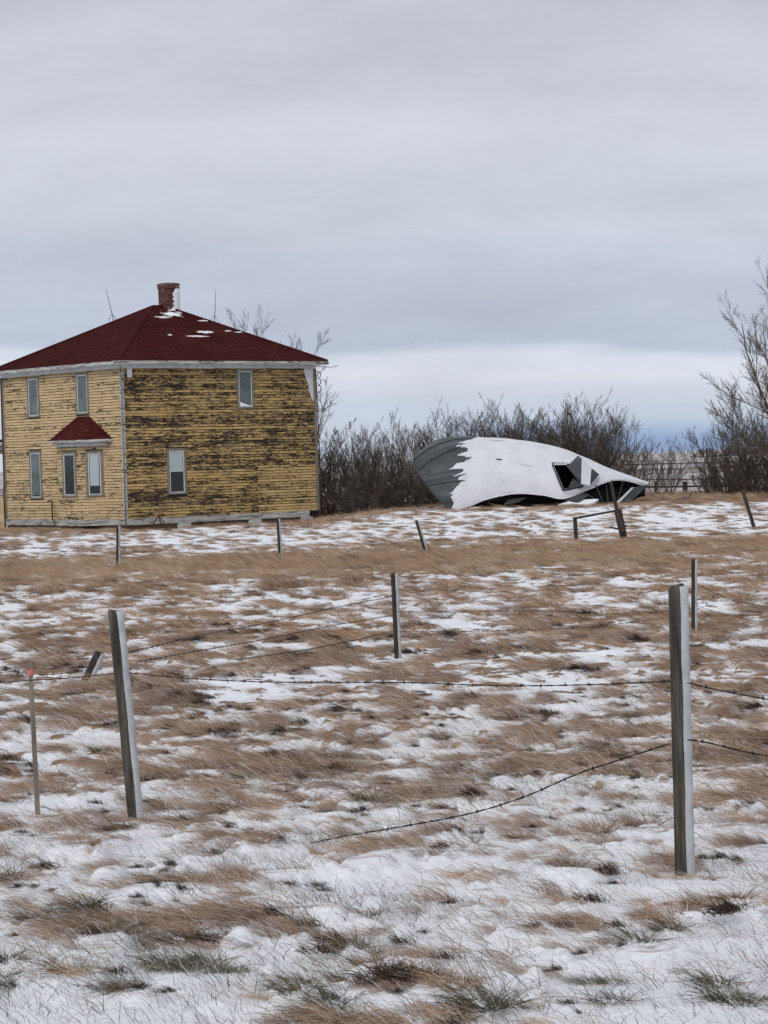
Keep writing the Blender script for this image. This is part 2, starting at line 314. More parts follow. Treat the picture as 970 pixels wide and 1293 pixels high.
# ------------------------------------------------------------------ mesh helpers
class MB:
    def __init__(s): s.v = []; s.f = []
    def add(s, v, f):
        k = len(s.v); s.v += [tuple(p) for p in v]; s.f += [tuple(i + k for i in q) for q in f]; return s
    def box(s, a, b):
        x0, y0, z0 = a; x1, y1, z1 = b
        return s.add([(x0, y0, z0), (x1, y0, z0), (x1, y1, z0), (x0, y1, z0), (x0, y0, z1), (x1, y0, z1), (x1, y1, z1), (x0, y1, z1)],
                     [(0, 3, 2, 1), (4, 5, 6, 7), (0, 1, 5, 4), (1, 2, 6, 5), (2, 3, 7, 6), (3, 0, 4, 7)])
    def obox(s, p, ax, ay, az):
        """box from corner p with three edge vectors"""
        p, ax, ay, az = map(Vector, (p, ax, ay, az))
        v = [p, p + ax, p + ax + ay, p + ay, p + az, p + ax + az, p + ax + ay + az, p + ay + az]
        f = [(0, 3, 2, 1), (4, 5, 6, 7), (0, 1, 5, 4), (1, 2, 6, 5), (2, 3, 7, 6), (3, 0, 4, 7)]
        if ax.cross(ay).dot(az) < 0: f = [q[::-1] for q in f]
        return s.add(v, f)
    def tube(s, pts, rad, n=5, cap=True):
        k = len(s.v); m = len(pts); prev = None
        if not hasattr(rad, '__len__'): rad = [rad] * m
        for i in range(m):
            p = Vector(pts[i]); t = (Vector(pts[min(i + 1, m - 1)]) - Vector(pts[max(i - 1, 0)])).normalized()
            if prev is None: prev = Vector((0, 0, 1)) if abs(t.z) < .9 else Vector((1, 0, 0))
            u = (prev - t * prev.dot(t)).normalized(); w = t.cross(u); prev = u
            for j in range(n):
                a = 2 * math.pi * j / n; q = p + (u * math.cos(a) + w * math.sin(a)) * rad[i]; s.v.append((q.x, q.y, q.z))
        for i in range(m - 1):
            for j in range(n):
                a, b = k + i * n + j, k + i * n + (j + 1) % n
                s.f.append((a, b, b + n, a + n))
        if cap: s.f.append(tuple(k + j for j in range(n))[::-1]); s.f.append(tuple(k + (m - 1) * n + j for j in range(n)))
        return s
    def build(s, name, m, parent=None, smooth=False, label=None):
        me = bpy.data.meshes.new(name); me.from_pydata(s.v, [], s.f); me.materials.append(m)
        if smooth: me.polygons.foreach_set('use_smooth', [True] * len(me.polygons))
        o = bpy.data.objects.new(name, me); COL.objects.link(o); o.parent = parent
        if label: o['label'] = label
        return o
def tag(o, label=None, cat=None, group=None, kind=None):
    for k, v in (('label', label), ('category', cat), ('group', group), ('kind', kind)):
        if v: o[k] = v
    return o
def empty(name, loc=(0, 0, 0), rz=0, label=None, cat=None, group=None):
    o = bpy.data.objects.new(name, None); COL.objects.link(o); o.location = loc; o.rotation_euler = (0, 0, rz); o.empty_display_size = .2
    return tag(o, label, cat, group)
def copy_tree(o, parent=None):
    c = o.copy(); COL.objects.link(c); c.parent = parent
    for ch in list(o.children): copy_tree(ch, c)
    return c

# ------------------------------------------------------------------ ground sheet
def build_ground():
    ys = list(np.linspace(-60, 5, 24)); y = 5.0
    while y < 112: y *= 1.0032; ys.append(y)
    while y < 4800: y *= 1.035; ys.append(y)
    ys = np.array(ys)
    u = np.concatenate([-np.array([6, 3.5, 2, 1.2, .8, .55, .42, .34, .29]), np.linspace(-.26, .26, 271), np.array([.29, .34, .42, .55, .8, 1.2, 2, 3.5, 6])])
    X = u[None, :] * np.maximum(ys, 8)[:, None]; Y = np.repeat(ys[:, None], len(u), 1)
    Z = ground_z(X, Y); C = cover(X, Y) - .30 * np.clip((22 - Y) / 10, 0, 1)
    nr, nc = X.shape
    co = np.stack([X, Y, Z], -1).reshape(-1, 3).astype(np.float32)
    idx = np.arange(nr * nc).reshape(nr, nc)
    q = np.stack([idx[:-1, :-1], idx[:-1, 1:], idx[1:, 1:], idx[1:, :-1]], -1).reshape(-1, 4)
    me = bpy.data.meshes.new('snowy_ground'); me.vertices.add(len(co)); me.vertices.foreach_set('co', co.ravel())
    me.loops.add(q.size); me.loops.foreach_set('vertex_index', q.ravel().astype(np.int32))
    me.polygons.add(len(q)); me.polygons.foreach_set('loop_start', np.arange(0, q.size, 4, dtype=np.int32)); me.polygons.foreach_set('use_smooth', np.ones(len(q), bool))
    me.update(); a = me.attributes.new('cover', 'FLOAT', 'POINT'); a.data.foreach_set('value', C.ravel().astype(np.float32))
    me.materials.append(M['ground']); o = bpy.data.objects.new('ground', me); COL.objects.link(o); o['kind'] = 'structure'
build_ground()

# ------------------------------------------------------------------ grass: clumps spread by geometry nodes
def blades_mesh(name, n, gen, m, seg=4):
    rs = random.Random(hash(name) % 1000 if False else sum(map(ord, name))); v = []; f = []; tint = []; frost = []
    for _ in range(n):
        root, pts, w, t, fr = gen(rs); k = len(v)
        side = Vector((rs.gauss(0, .5), rs.gauss(0, .4), rs.gauss(0, 1))).normalized()
        for i, p in enumerate(pts):
            ww = w * (1 - .85 * i / (len(pts) - 1))
            d = (pts[min(i + 1, len(pts) - 1)] - pts[max(i - 1, 0)]).normalized(); s_ = side - d * side.dot(d); s_ = s_.normalized() * ww * .5 if s_.length > 1e-4 else Vector((0, ww * .5, 0))
            v += [tuple(p - s_), tuple(p + s_)]; tint += [t, t]
            ff = fr if rs.random() < .8 else 0
            frost += [ff, ff]
        for i in range(len(pts) - 1):
            a = k + 2 * i; f.append((a, a + 1, a + 3, a + 2))
    me = bpy.data.meshes.new(name); me.from_pydata(v, [], f); me.materials.append(m)
    me.attributes.new('tint', 'FLOAT', 'POINT').data.foreach_set('value', tint); me.attributes.new('frost', 'FLOAT', 'POINT').data.foreach_set('value', frost)
    return me
def arc(root, az, L, rise, flat, seg=4, wob=.01, rs=random):
    """a blade that leaves the ground at angle `rise` and is pressed over until it lies at angle `flat`"""
    pts = [Vector(root)]; p = Vector(root)
    for i in range(seg):
        t = (i + .5) / seg; a = rise + (flat - rise) * (t ** .6)
        az += rs.gauss(0, .10)
        p = p + Vector((math.cos(az) * math.cos(a), math.sin(az) * math.cos(a), math.sin(a))) * (L / seg); p.z = max(p.z, .004); pts.append(p.copy())
    return pts
def g_mat(rs, spread=(.12, .10), L=(.13, .30), h=1.0, w=(.0022, .0042), fro=.16, jit=.38):
    root = (rs.gauss(0, spread[0]), rs.gauss(0, spread[1]), 0)
    return root, arc(root, math.pi + rs.gauss(0, jit) * (2.2 if rs.random() < .15 else 1), rs.uniform(*L), rs.uniform(.5, 1.25) * h, rs.uniform(-.35, .15) + (.5 if rs.random() < .08 else 0), 4, rs=rs), rs.uniform(*w), (rs.uniform(0, .25) if rs.random() < .38 else rs.uniform(.45, 1)), (rs.uniform(.4, 1) if rs.random() < fro else 0)
def g_sprig(rs):
    root = (rs.gauss(0, .11), rs.gauss(0, .10), 0)
    return root, arc(root, math.pi + rs.gauss(0, .9), rs.uniform(.03, .11), rs.uniform(.6, 1.35), rs.uniform(.2, .9), 3, rs=rs), rs.uniform(.0014, .0028), rs.random(), (rs.uniform(.3, 1) if rs.random() < .35 else 0)
def g_tuft(rs):
    a = rs.uniform(0, 6.283); q = rs.random() ** .6; root = (.10 * math.cos(a) * q, .07 * math.sin(a) * q, 0)
    az = math.atan2(math.sin(a) * .8 + rs.gauss(0, .3), math.cos(a) * .8 - .62)
    if rs.random() < .35: return root, arc(root, az + rs.gauss(0, .8), rs.uniform(.05, .11), rs.uniform(.5, 1.3), rs.uniform(-.2, .6), 4, rs=rs), rs.uniform(.003, .005), rs.random() * .25, 0  # short dark blades put the root's shade into their colour
    return root, arc(root, az, rs.uniform(.09, .25), rs.uniform(.5, 1.35), rs.uniform(-.5, .3), 4, rs=rs), rs.uniform(.0022, .004), rs.random(), (rs.uniform(.4, 1) if rs.random() < .14 else 0)
def g_tall(rs):
    root = (rs.gauss(0, .22), rs.gauss(0, .18), 0)
    return root, arc(root, math.pi + rs.gauss(0, .5), rs.uniform(.35, .65), rs.uniform(.8, 1.35), rs.uniform(-.1, .5), 4, rs=rs), rs.uniform(.007, .012), rs.random(), (rs.uniform(.3, .8) if rs.random() < .04 else 0)
def g_far(rs):
    root = (rs.gauss(0, .2), rs.gauss(0, .15), 0)
    return root, arc(root, math.pi + rs.gauss(0, .45), rs.uniform(.2, .45), rs.uniform(.35, 1.0), rs.uniform(-.3, .2), 3, rs=rs), rs.uniform(.006, .012), rs.random(), (rs.uniform(.3, .9) if rs.random() < .10 else 0)

def spreader(name, meshes, pts, rot, scl, idx, label, cat):
    c = bpy.data.collections.new(name + '_clumps')
    for i, me in enumerate(meshes):
        o = bpy.data.objects.new('%s_clump_%02d' % (name, i), me); c.objects.link(o)
    me = bpy.data.meshes.new(name); me.vertices.add(len(pts)); me.vertices.foreach_set('co', np.asarray(pts, np.float32).ravel())
    me.attributes.new('rot', 'FLOAT_VECTOR', 'POINT').data.foreach_set('vector', np.asarray(rot, np.float32).ravel())
    me.attributes.new('scl', 'FLOAT_VECTOR', 'POINT').data.foreach_set('vector', np.asarray(scl, np.float32).ravel())
    me.attributes.new('idx', 'INT', 'POINT').data.foreach_set('value', np.asarray(idx, np.int32))
    o = bpy.data.objects.new(name, me); COL.objects.link(o); tag(o, label, cat, kind='stuff')
    ng = bpy.data.node_groups.new(name, 'GeometryNodeTree')
    ng.interface.new_socket('Geometry', in_out='INPUT', socket_type='NodeSocketGeometry'); ng.interface.new_socket('Geometry', in_out='OUTPUT', socket_type='NodeSocketGeometry')
    gi, go = ng.nodes.new('NodeGroupInput'), ng.nodes.new('NodeGroupOutput'); ip = ng.nodes.new('GeometryNodeInstanceOnPoints')
    ci = ng.nodes.new('GeometryNodeCollectionInfo'); ci.inputs['Collection'].default_value = c; ci.inputs['Separate Children'].default_value = True; ci.inputs['Reset Children'].default_value = True
    def na(t, nm): q = ng.nodes.new('GeometryNodeInputNamedAttribute'); q.data_type = t; q.inputs['Name'].default_value = nm; return q.outputs['Attribute']
    ng.links.new(gi.outputs[0], ip.inputs['Points']); ng.links.new(ci.outputs[0], ip.inputs['Instance']); ip.inputs['Pick Instance'].default_value = True
    ng.links.new(na('INT', 'idx'), ip.inputs['Instance Index']); ng.links.new(na('FLOAT_VECTOR', 'rot'), ip.inputs['Rotation']); ng.links.new(na('FLOAT_VECTOR', 'scl'), ip.inputs['Scale'])
    ng.links.new(ip.outputs[0], go.inputs[0]); md = o.modifiers.new('spread', 'NODES'); md.node_group = ng
    return o
HOUSE = (-10.07, 93.0); TH = R(40.6); HR, HL = 9.6, 8.72
def in_house(x, y, pad=.15):
    dx, dy = x - HOUSE[0], y - HOUSE[1]; a = dx * math.cos(TH) + dy * math.sin(TH); b = -dx * math.sin(TH) + dy * math.cos(TH)
    return (a > -pad) & (a < HR + pad) & (b > -pad) & (b < HL + pad)
def scatter(y0, y1, dens, umax=.235):
    area = umax * (y1 ** 2 - y0 ** 2); n = int(area * dens); y = np.sqrt(RNG.random(n) * (y1 ** 2 - y0 ** 2) + y0 ** 2); x = (RNG.random(n) * 2 - 1) * umax * y
    k = ~in_house(x, y) & clear_feet(x, y); return x[k], y[k]
def clear_feet(x, y):
    k = np.ones(len(x), bool)
    for fx, fy in FEET: k &= ~((x > fx - .12) & (x < fx + .24) & (y > fy - .55) & (y < fy + .1))
    return k
def finish(x, y, s, nvar, rz=.25, zs=1.0, sink=.008):
    n = len(x); z = ground_z(x, y) - sink
    s = np.broadcast_to(s, (n,)) * RNG.uniform(.75, 1.3, n)
    return (np.stack([x, y, z], -1), np.stack([RNG.normal(0, .06, n), RNG.normal(0, .06, n), RNG.normal(0, rz, n)], -1), np.stack([s, s, s * zs * RNG.uniform(.8, 1.25, n)], -1), RNG.integers(0, nvar, n))
def cat4(L): return [np.concatenate([l[i] for l in L]) for i in range(4)]

mats_meshes = [blades_mesh('mat_a', 95, g_mat, M['straw']), blades_mesh('mat_b', 80, lambda r: g_mat(r, (.08, .05), (.12, .28), 1.15), M['straw']), blades_mesh('mat_c', 110, lambda r: g_mat(r, (.16, .07), (.2, .38), .8, jit=.25), M['straw']), blades_mesh('mat_old', 90, lambda r: g_mat(r, (.07, .06), (.05, .15), 1.1, w=(.004, .007), fro=.03, jit=1.0), M['thatch_shade']), blades_mesh('mat_wisp', 34, lambda r: g_mat(r, (.20, .16), (.10, .26), 1.0, w=(.0018, .0032), fro=.3, jit=.6), M['straw'])]
L = []
for (a, b, d, s) in ((5.5, 14, 16, .40), (14, 24, 12, .55), (24, 40, 9, .75)):
    x, y = scatter(a, b, d); c = cover(x, y); k = RNG.random(len(x)) < np.clip((c - .5) / .5, .012, .9); x, y, c = x[k], y[k], c[k]
    L.append(finish(x, y, s * (.6 + .5 * c), 3, .35))
def clumps(y0, y1, dens, s, lo):
    """domed tussocks: a bunch of mats round one root, tallest in the middle"""
    x, y = scatter(y0, y1, dens); c = cover(x, y); k = RNG.random(len(x)) < np.clip((c - lo) / .35, .03, 1); x, y = x[k], y[k]; out = []
    size = np.exp(RNG.normal(-.45, .45, len(x))); m = np.clip((size * 9).astype(int), 3, 22)
    X = np.repeat(x, m); Y = np.repeat(y, m); S_ = np.repeat(size, m); n = len(X); rr = RNG.random(n) ** .5; an = RNG.random(n) * 6.283
    X = X + rr * np.cos(an) * .24 * S_; Y = Y + rr * np.sin(an) * .15 * S_; q = finish(X, Y, s * (.65 + .55 * (1 - rr)) * np.clip(S_, .6, 1.3), 3, .30, 1.0)
    dk = RNG.random(n) < .36; q[3][dk] = 3; q[0][dk, 0] += .12 * S_[dk]; q[0][dk, 1] -= .07 * S_[dk]; q[2][dk] *= 1.15  # dark mats at the root side colour in the shade under tussocks
    q[0][:, 2] += .05 * np.clip(1 - rr ** 2, 0, 1) * np.clip(S_, .5, 1.4) * (s / .6) - .01
    q[1][:, 2] += np.repeat(RNG.normal(0, .5, len(x)), m); q[2][:, 2] *= 1.35
    return q
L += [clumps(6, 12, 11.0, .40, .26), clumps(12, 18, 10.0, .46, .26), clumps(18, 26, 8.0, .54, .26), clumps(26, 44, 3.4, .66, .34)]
for (a, b, d, s) in ((6, 14, 24, .6), (14, 26, 14, .75)):
    x, y = scatter(a, b, d); c = cover(x, y); k = RNG.random(len(x)) < np.clip(.25 + c, 0, .9); q = finish(x[k], y[k], s, 1, .5); q[3][:] = 4; L.append(q)
p, r, s, i = cat4(L); print('mats', len(p))
spreader('dry_grass', mats_meshes, p, r, s, i, 'wind-flattened dry brown grass lying in mats across the snowy field', 'grass')
# far and ditch grass
far_meshes = [blades_mesh('far_a', 70, g_far, M['straw']), blades_mesh('far_b', 60, g_far, M['straw']), blades_mesh('far_old', 45, g_far, M['thatch_shade'])]
L = []
for (a, b, d, s) in ((38, 58, 8, .62), (58, 76, 6, .7), (76, 92, 9, .5), (92, 112, 5, .8)):
    x, y = scatter(a, b, d); c = cover(x, y); k = RNG.random(len(x)) < np.clip((c - .42) / .28, 0, 1); x, y, c = x[k], y[k], c[k]
    q = finish(x, y, s * (.6 + .5 * c), 2); dk = RNG.random(len(x)) < .3; q[3][dk] = 2; q[2][dk] *= .6; L.append(q)
p, r, s, i = cat4(L); print('far', len(p))
spreader('meadow_grass', far_meshes, p, r, s, i, 'brown grass showing through thin snow in front of the house', 'grass')
tall_meshes = [blades_mesh('tall_a', 70, g_tall, M['tan']), blades_mesh('tall_b', 60, g_tall, M['tan'])]
x, y = scatter(57, 72, 6.5); band = np.clip((y - 57) / 4, 0, 1) * np.clip((72 - y + 4 * (fbm(x * .15, y * 0, 77, 2) - .5)) / 3, 0, 1) * np.clip(fbm(x * .2, y * .5, 88, 3) * 4 - 1.1, 0, 1)
k = RNG.random(len(x)) < band; T1 = finish(x[k], y[k], .50, 2)
# grass against the house foundation
n = 260; a = RNG.uniform(-.8, HL + .5, n); o_ = -RNG.uniform(.15, 1.1, n); hx = HOUSE[0] + o_ * math.cos(TH) - a * math.sin(TH); hy = HOUSE[1] + o_ * math.sin(TH) + a * math.cos(TH); T2 = finish(hx, hy, .38, 2)
n = 420; hx = RNG.uniform(4, 17, n) ; hy = RNG.uniform(98, 108, n); T3 = finish(hx, hy, .75, 2)
p, r, s, i = cat4([T1, T2, T3]); print('tall', len(p))
spreader('ditch_grass', tall_meshes, p, r, s, i, 'tall tan grass standing in a band along the ditch below the house', 'grass')
# tufts: dark tussocks and greenish clumps in front
tuft_meshes = [blades_mesh('tuft_a', 190, g_tuft, M['straw']), blades_mesh('tuft_b', 170, g_tuft, M['straw']), blades_mesh('tuft_c', 200, g_tuft, M['green']), blades_mesh('tuft_d', 170, g_tuft, M['green'])]
L = []
x, y = scatter(7, 26, 3.2); k = RNG.random(len(x)) < np.clip(cover(x, y) * 1.3 - .15, .1, .8); q = finish(x[k], y[k], .8, 3, .8); L.append(q)
x, y = scatter(44, 57, .9); q = finish(x, y, 1.5, 2, .5, 1.1); L.append(q)
gp = [(118, 1172, 1.1), (95, 1165, .9), (105, 1190, .9), (135, 1165, 1.0), (170, 1200, .8), (235, 1215, 1.05), (222, 1218, .8), (100, 1255, .8), (345, 1245, .7), (405, 1262, .9), (398, 1280, .8), (455, 1205, .85), (385, 1165, .8), (10, 1238, .8), (560, 1285, 1.1), (600, 1280, 1.0), (745, 1245, .7), (965, 1260, .9)]
gg = [foot(a, b) for a, b, _ in gp]; q = finish(np.repeat([g.x for g in gg], 3) + RNG.normal(0, .09, 3 * len(gg)), np.repeat([g.y for g in gg], 3) + RNG.normal(0, .12, 3 * len(gg)), np.repeat([g[2] for g in gp], 3) * .82, 2, .6); L.append((q[0], q[1], q[2], q[3] + 2))
for fx, fy in FEET:
    q = finish(fx + np.array([-.07, -.02, .05, .10, .15, -.10]), fy + np.array([-.09, -.12, -.11, -.08, -.02, 0]), .34, 2, .8, .8); L.append(q)
tp = [(265, 752), (160, 752), (275, 738), (345, 745), (375, 742), (415, 752), (440, 735), (563, 748), (585, 745), (950, 735), (70, 750), (240, 735), (20, 735)]
gg = [foot(a, b) for a, b in tp for _ in range(3)]; q = finish(np.array([g.x for g in gg]) + RNG.normal(0, .12, len(gg)), np.array([g.y for g in gg]) + RNG.normal(0, .15, len(gg)), 1.9, 2, .5, 1.2); L.append(q)
p, r, s, i = cat4(L)
spreader('grass_tufts', tuft_meshes, p, r, s, i, 'dark and greenish grass tufts poking out of the snow', 'grass')
sprig_meshes = [blades_mesh('sprig_a', 16, g_sprig, M['sprig'], 3), blades_mesh('sprig_b', 11, g_sprig, M['sprig'], 3), blades_mesh('sprig_c', 20, g_sprig, M['green'], 3)]
x, y = scatter(6, 19, 110); c = cover(x, y); k = RNG.random(len(x)) < np.clip(2.6 * fbm(x * 1.3, y * 1.1, 99, 3) - 1.0, .03, 1); x, y = x[k], y[k]
p, r, s, i = finish(x, y, 1.0, 3, .6); spreader('grass_sprigs', sprig_meshes, p, r, s, i, 'short frosted blades sticking up through the snow in front', 'grass')

# ------------------------------------------------------------------ house
def house():
    H = empty('farmhouse', (HOUSE[0], HOUSE[1], CAMZ - 2.55), TH, 'two-storey abandoned farmhouse with peeling yellow clapboards and dark red hip roof', 'house')
    Z0, Z1 = .52, 6.42; EX = .115; rs = random.Random(3); TK = .09
    wins_r = [(5.93, .86, 4.78, 6.40), (2.39, .92, 1.41, 3.24)]
    wins_l = [(6.31, .9, 4.70, 6.38), (2.68, .9, 4.70, 6.38), (6.31, .92, 1.35, 3.33)]
    def board(wall, side, s0, s1, z, m, flip=0):
        """one lapped clapboard; side: 'r' outward -y, 'l' outward -x"""
        if s1 - s0 < .03: return
        lo = -TK - .026 - rs.uniform(0, .008); hi = -TK - .004; th = rs.gauss(0, .0022); jz = rs.gauss(0, .0012)
        pr = [(lo, z + jz), (hi - .002, z + EX - .019 + jz), (hi + .008, z + EX - .019 + jz), (lo + .016, z + jz)]
        v = []
        for s_, dz in ((s0, -th), (s1, th)):
            for (o, zz) in pr: v.append((s_, o, zz + dz) if side == 'r' else (o, s_, zz + dz))
        f = [(0, 4, 5, 1), (1, 5, 6, 2), (3, 7, 4, 0), (0, 1, 2, 3), (4, 7, 6, 5), (2, 6, 7, 3)]
        if side == 'l': f = [q[::-1] for q in f]
        MB().add(v, f).build('clapboard', m, wall)
    def spans(z, wins, a0, a1, extra=()):
        cut = [(c - w / 2, c + w / 2) for c, w, b, t in wins if z + EX > b + .02 and z < t - .02] + list(extra); cut.sort(); out = []; cur = a0
        for c0, c1 in cut: out.append((cur, c0)); cur = c1
        out.append((cur, a1)); return out
    # wall cores
    wr = MB().box((0, -TK, Z0), (HR, 0, Z1 + .25)).build('wall', M['sheath'], H, label='right hand wall, its yellow paint flaking off in dark bands')
    wl_ = MB().box((-TK, 0, Z0), (0, HL, Z1 + .25)).build('wall', M['sheath'], H, label='left hand wall, its yellow paint mostly whole')
    core = MB().box((0.002, 0.002, .3), (HR, HL, Z1 + .25)); 
    core.build('wall', M['side_l'], H, label='far walls of the house')
    z = Z0
    while z < Z1 - .01:
        for s0, s1 in spans(z, wins_r, -.02, HR - .10):
            cuts = [s0]
            if z < 2.42 and s0 < 6.44 < s1: cuts.append(6.44)
            elif s1 - s0 > 5 : cuts.append(rs.uniform(s0 + 1.5, s1 - 1.5))
            cuts.append(s1)
            for a, b in zip(cuts, cuts[1:]):
                board(wr, 'r', a + .001, b - .001, z, M['side_p'] if (z < 2.42 and a > 6.4) else M['side_r'])
        bay = [(1.10, 4.26)] if z < 3.75 else []
        for s0, s1 in spans(z, wins_l, .03, HL - .115, bay): board(wl_, 'l', s0, s1, z, M['side_l'])
        z += EX
    def trim(name, p0, p1, m='trim', par=None, label=None): return MB().box(p0, p1).build(name, M[m], par or H, label=label)
    # corner boards, frieze, sill beam
    trim('corner_board', (-TK - .03, -TK - .035, Z0), (-.02, -TK - .001, Z1 - .001)); trim('corner_board', (-TK - .033, -TK - .0005, Z0), (-TK - .001, .03, Z1 - .001))
    trim('corner_board', (HR - .10, -TK - .035, Z0), (HR + .03, -TK - .001, Z1 - .001), 'casing'); trim('corner_board', (-TK - .033, HL - .115, Z0), (-TK - .001, HL + .03, Z1 - .001), 'casing')
    trim('frieze', (-TK - .05, -TK - .052, Z1), (HR + .05, -TK - .002, Z1 + .25), 'white'); trim('frieze', (-TK - .049, -TK - .001, Z1), (-TK - .002, HL + .05, Z1 + .25), 'white')
    trim('sill_beam', (-TK - .07, -TK - .075, .27), (HR - .55, -TK + .05, Z0 - .004), 'beam'); trim('sill_beam', (-TK - .072, -TK + .052, .27), (-TK + .05, 2.9, Z0 - .004), 'beam')
    trim('sill_beam', (-TK - .068, 2.94, .27), (-TK + .05, 4.9, Z0 - .015), 'beam'); trim('sill_beam', (-TK - .07, 5.0, .27), (-TK + .05, HL, Z0 - .004), 'beam')
    trim('sill_gap', (HR - .545, -TK - .02, .2), (HR - .02, -TK + .05, Z0 - .002), 'dark', label='dark broken gap at the right end of the sill')  # solid near-black block stands for the shade in the gap
    # foundation
    fm = MB(); fm.box((-.02, -.06, -.5), (HR, .2, .268)); fm.box((-.05, .2, -.5), (.2, HL, .268)); fm.build('foundation', M['concrete'], H)
    for a in (2.35, 5.9, 8.6): trim('foundation_block', (a, -.16, -.3), (a + .62, -.061, .262), 'block')
    # downspout at the near corner
    MB().tube([(-TK - .09, -TK - .06, Z1 + .05), (-TK - .085, -TK - .075, 3.2), (-TK - .08, -TK - .07, .15)], .024, 8).build('downspout', M['casing'], H, True)
    MB().tube([(-TK - .06, HL + .02, Z1), (-TK - .05, HL + .03, 2.0), (-TK - .09, HL + .02, 1.6), (-TK - .08, HL, .0)], .035, 6).build('downspout', M['rust'], H, True)
    trim('tin_patch', (.13, -TK - .06, 6.05), (.37, -TK - .055, 6.40), 'white', label='square white patch beside the near corner')
    # flared white patch of primer at the upper right corner
    v = [(9.0, 6.41), (9.49, 6.41), (9.49, 5.05), (9.36, 5.2), (9.25, 5.5), (9.22, 5.75), (9.1, 6.0), (9.05, 6.2)]
    MB().add([(a, -TK - .034, z) for a, z in v] + [(a, -TK - .026, z) for a, z in v], [tuple(range(8))] + [(i, i + 8, (i + 1) % 8 + 8, (i + 1) % 8) for i in range(8)]).build('paint_patch', M['white'], H, label='bare white patch in the upper right corner of the wall')
    # windows.  T maps (s, outward, z) to house space
    Tr = lambda s, o, z: (s, -TK - o, z); Tl = lambda s, o, z: (-TK - o, s, z)
    def wbox(T, s0, s1, o0, o1, z0, z1):
        c = [T(s, o, z) for s in (s0, s1) for o in (o0, o1) for z in (z0, z1)]
        lo = Vector(c[0])
        return (c[0], Vector(T(s1, o0, z0)) - lo, Vector(T(s0, o1, z0)) - lo, Vector(T(s0, o0, z1)) - lo)
    def window(T, c, w, z0, z1, style, parent=H, cas='casing', snow=0):
        a, b = c - w / 2, c + w / 2; cw = .10
        f = MB()
        for q in ((a, a + cw, z0 + .06, z1), (b - cw, b, z0 + .06, z1), (a + cw + .001, b - cw - .001, z1 - cw, z1)): f.obox(*wbox(T, q[0], q[1], .0, .045, q[2], q[3]))
        wf = f.build('window', M[cas], parent)
        MB().obox(*wbox(T, a - .03, b + .03, .002, .075, z0, z0 + .058)).build('sill', M['casing'], wf)
        sa, sb, sz0, sz1 = a + cw + .002, b - cw - .002, z0 + .062, z1 - cw - .002; sw = .038; sf = MB()
        for q in ((sa, sa + sw, sz0, sz1), (sb - sw, sb, sz0, sz1), (sa + sw, sb - sw, sz0, sz0 + sw), (sa + sw, sb - sw, sz1 - sw, sz1)): sf.obox(*wbox(T, q[0], q[1], .012, .036, q[2], q[3]))
        sf.build('sash', M['white'], wf)
        MB().obox(*wbox(T, sa + sw - .01, sb - sw + .01, .020, .026, sz0 + sw - .01, sz1 - sw + .01)).build('pane', M['glass'], wf)
        MB().obox(*wbox(T, sa + .01, sb - .01, .002, .005, sz0 + .01, sz1 - .01)).build('room_shade', M['dark'], wf)  # thin near-black sheet stands for the unlit room behind the pane
        if style[0]:
            zz = sz1 - (sz1 - sz0) * style[0]
            MB().obox(*wbox(T, sa + .055 + style[1], sb - .06, .008, .011, zz, sz1 - .02)).build('blind', M[style[2]], wf)
        if snow:
            s_ = MB(); n = 10; v = []
            for i in range(n + 1):
                t = i / n; s1_ = sa + sw + (sb - sa - 2 * sw) * t; h = .02 + .16 * (1 - t) ** 1.5
                v += [T(s1_, .036, sz0 + sw), T(s1_, .050, sz0 + sw), T(s1_, .038, sz0 + sw + h)]
            s_.add(v, [q for i in range(n) for q in ((3 * i + 1, 3 * i + 4, 3 * i + 5, 3 * i + 2), (3 * i, 3 * i + 2, 3 * i + 5, 3 * i + 3))]).build('snow_drift', M['snow'], wf)
        return wf
    window(Tr, *wins_r[0], (.97, 0, 'curtain'), snow=1); window(Tr, *wins_r[1], (.50, 0, 'blind'))
    window(Tl, *wins_l[0], (.97, .0, 'curtain')); window(Tl, *wins_l[1], (.97, .04, 'curtain')); window(Tl, *wins_l[2], (.95, 0, 'curtain'))
    # angled bay on the left wall
    pr = .73; bpts = [(-TK, 1.10), (-TK - pr, 1.83), (-TK - pr, 3.53), (-TK, 4.26)]
    bw = MB(); n = 4; bv = [(x, y, z) for z in (.52, 3.56) for x, y in bpts]
    bw.add(bv, [(0, 1, 5, 4), (1, 2, 6, 5), (2, 3, 7, 6), (4, 5, 6, 7), (3, 2, 1, 0)]); bay = bw.build('bay', M['sheath'], H, label='three-sided window bay under its own red roof')
    def facade(p, q):
        p, q = Vector((*p, 0)), Vector((*q, 0)); d = (q - p); Ln = d.length; d.normalize(); nrm = Vector((d.y, -d.x, 0))
        if nrm.x > 0: nrm = -nrm
        return (lambda s, o, z: tuple(p + d * s + nrm * o + Vector((0, 0, z)))), Ln
    faces = [(bpts[0], bpts[1], .70, 'b'), (bpts[2], bpts[1], .98, 'd'), (bpts[2], bpts[3], .7, 'b')]
    for (p, q, ww, st) in faces:
        T, Ln = facade(p, q); z = .52; wz0, wz1 = 1.43, 3.23; c = Ln / 2
        while z < 3.54:
            for s0, s1 in spans(z, [(c, ww, wz0, wz1)], .0, Ln):
                if s1 - s0 > .04:
                    v = [T(s, o, zz) for s in (s0, s1) for o, zz in ((.024, z), (.008, z + EX - .018), (0, z + EX - .018), (.0, z))]
                    MB().add(v, [(0, 4, 5, 1), (1, 5, 6, 2), (3, 7, 4, 0), (0, 1, 2, 3), (4, 7, 6, 5)]).build('clapboard', M['side_l'], bay)
            z += EX
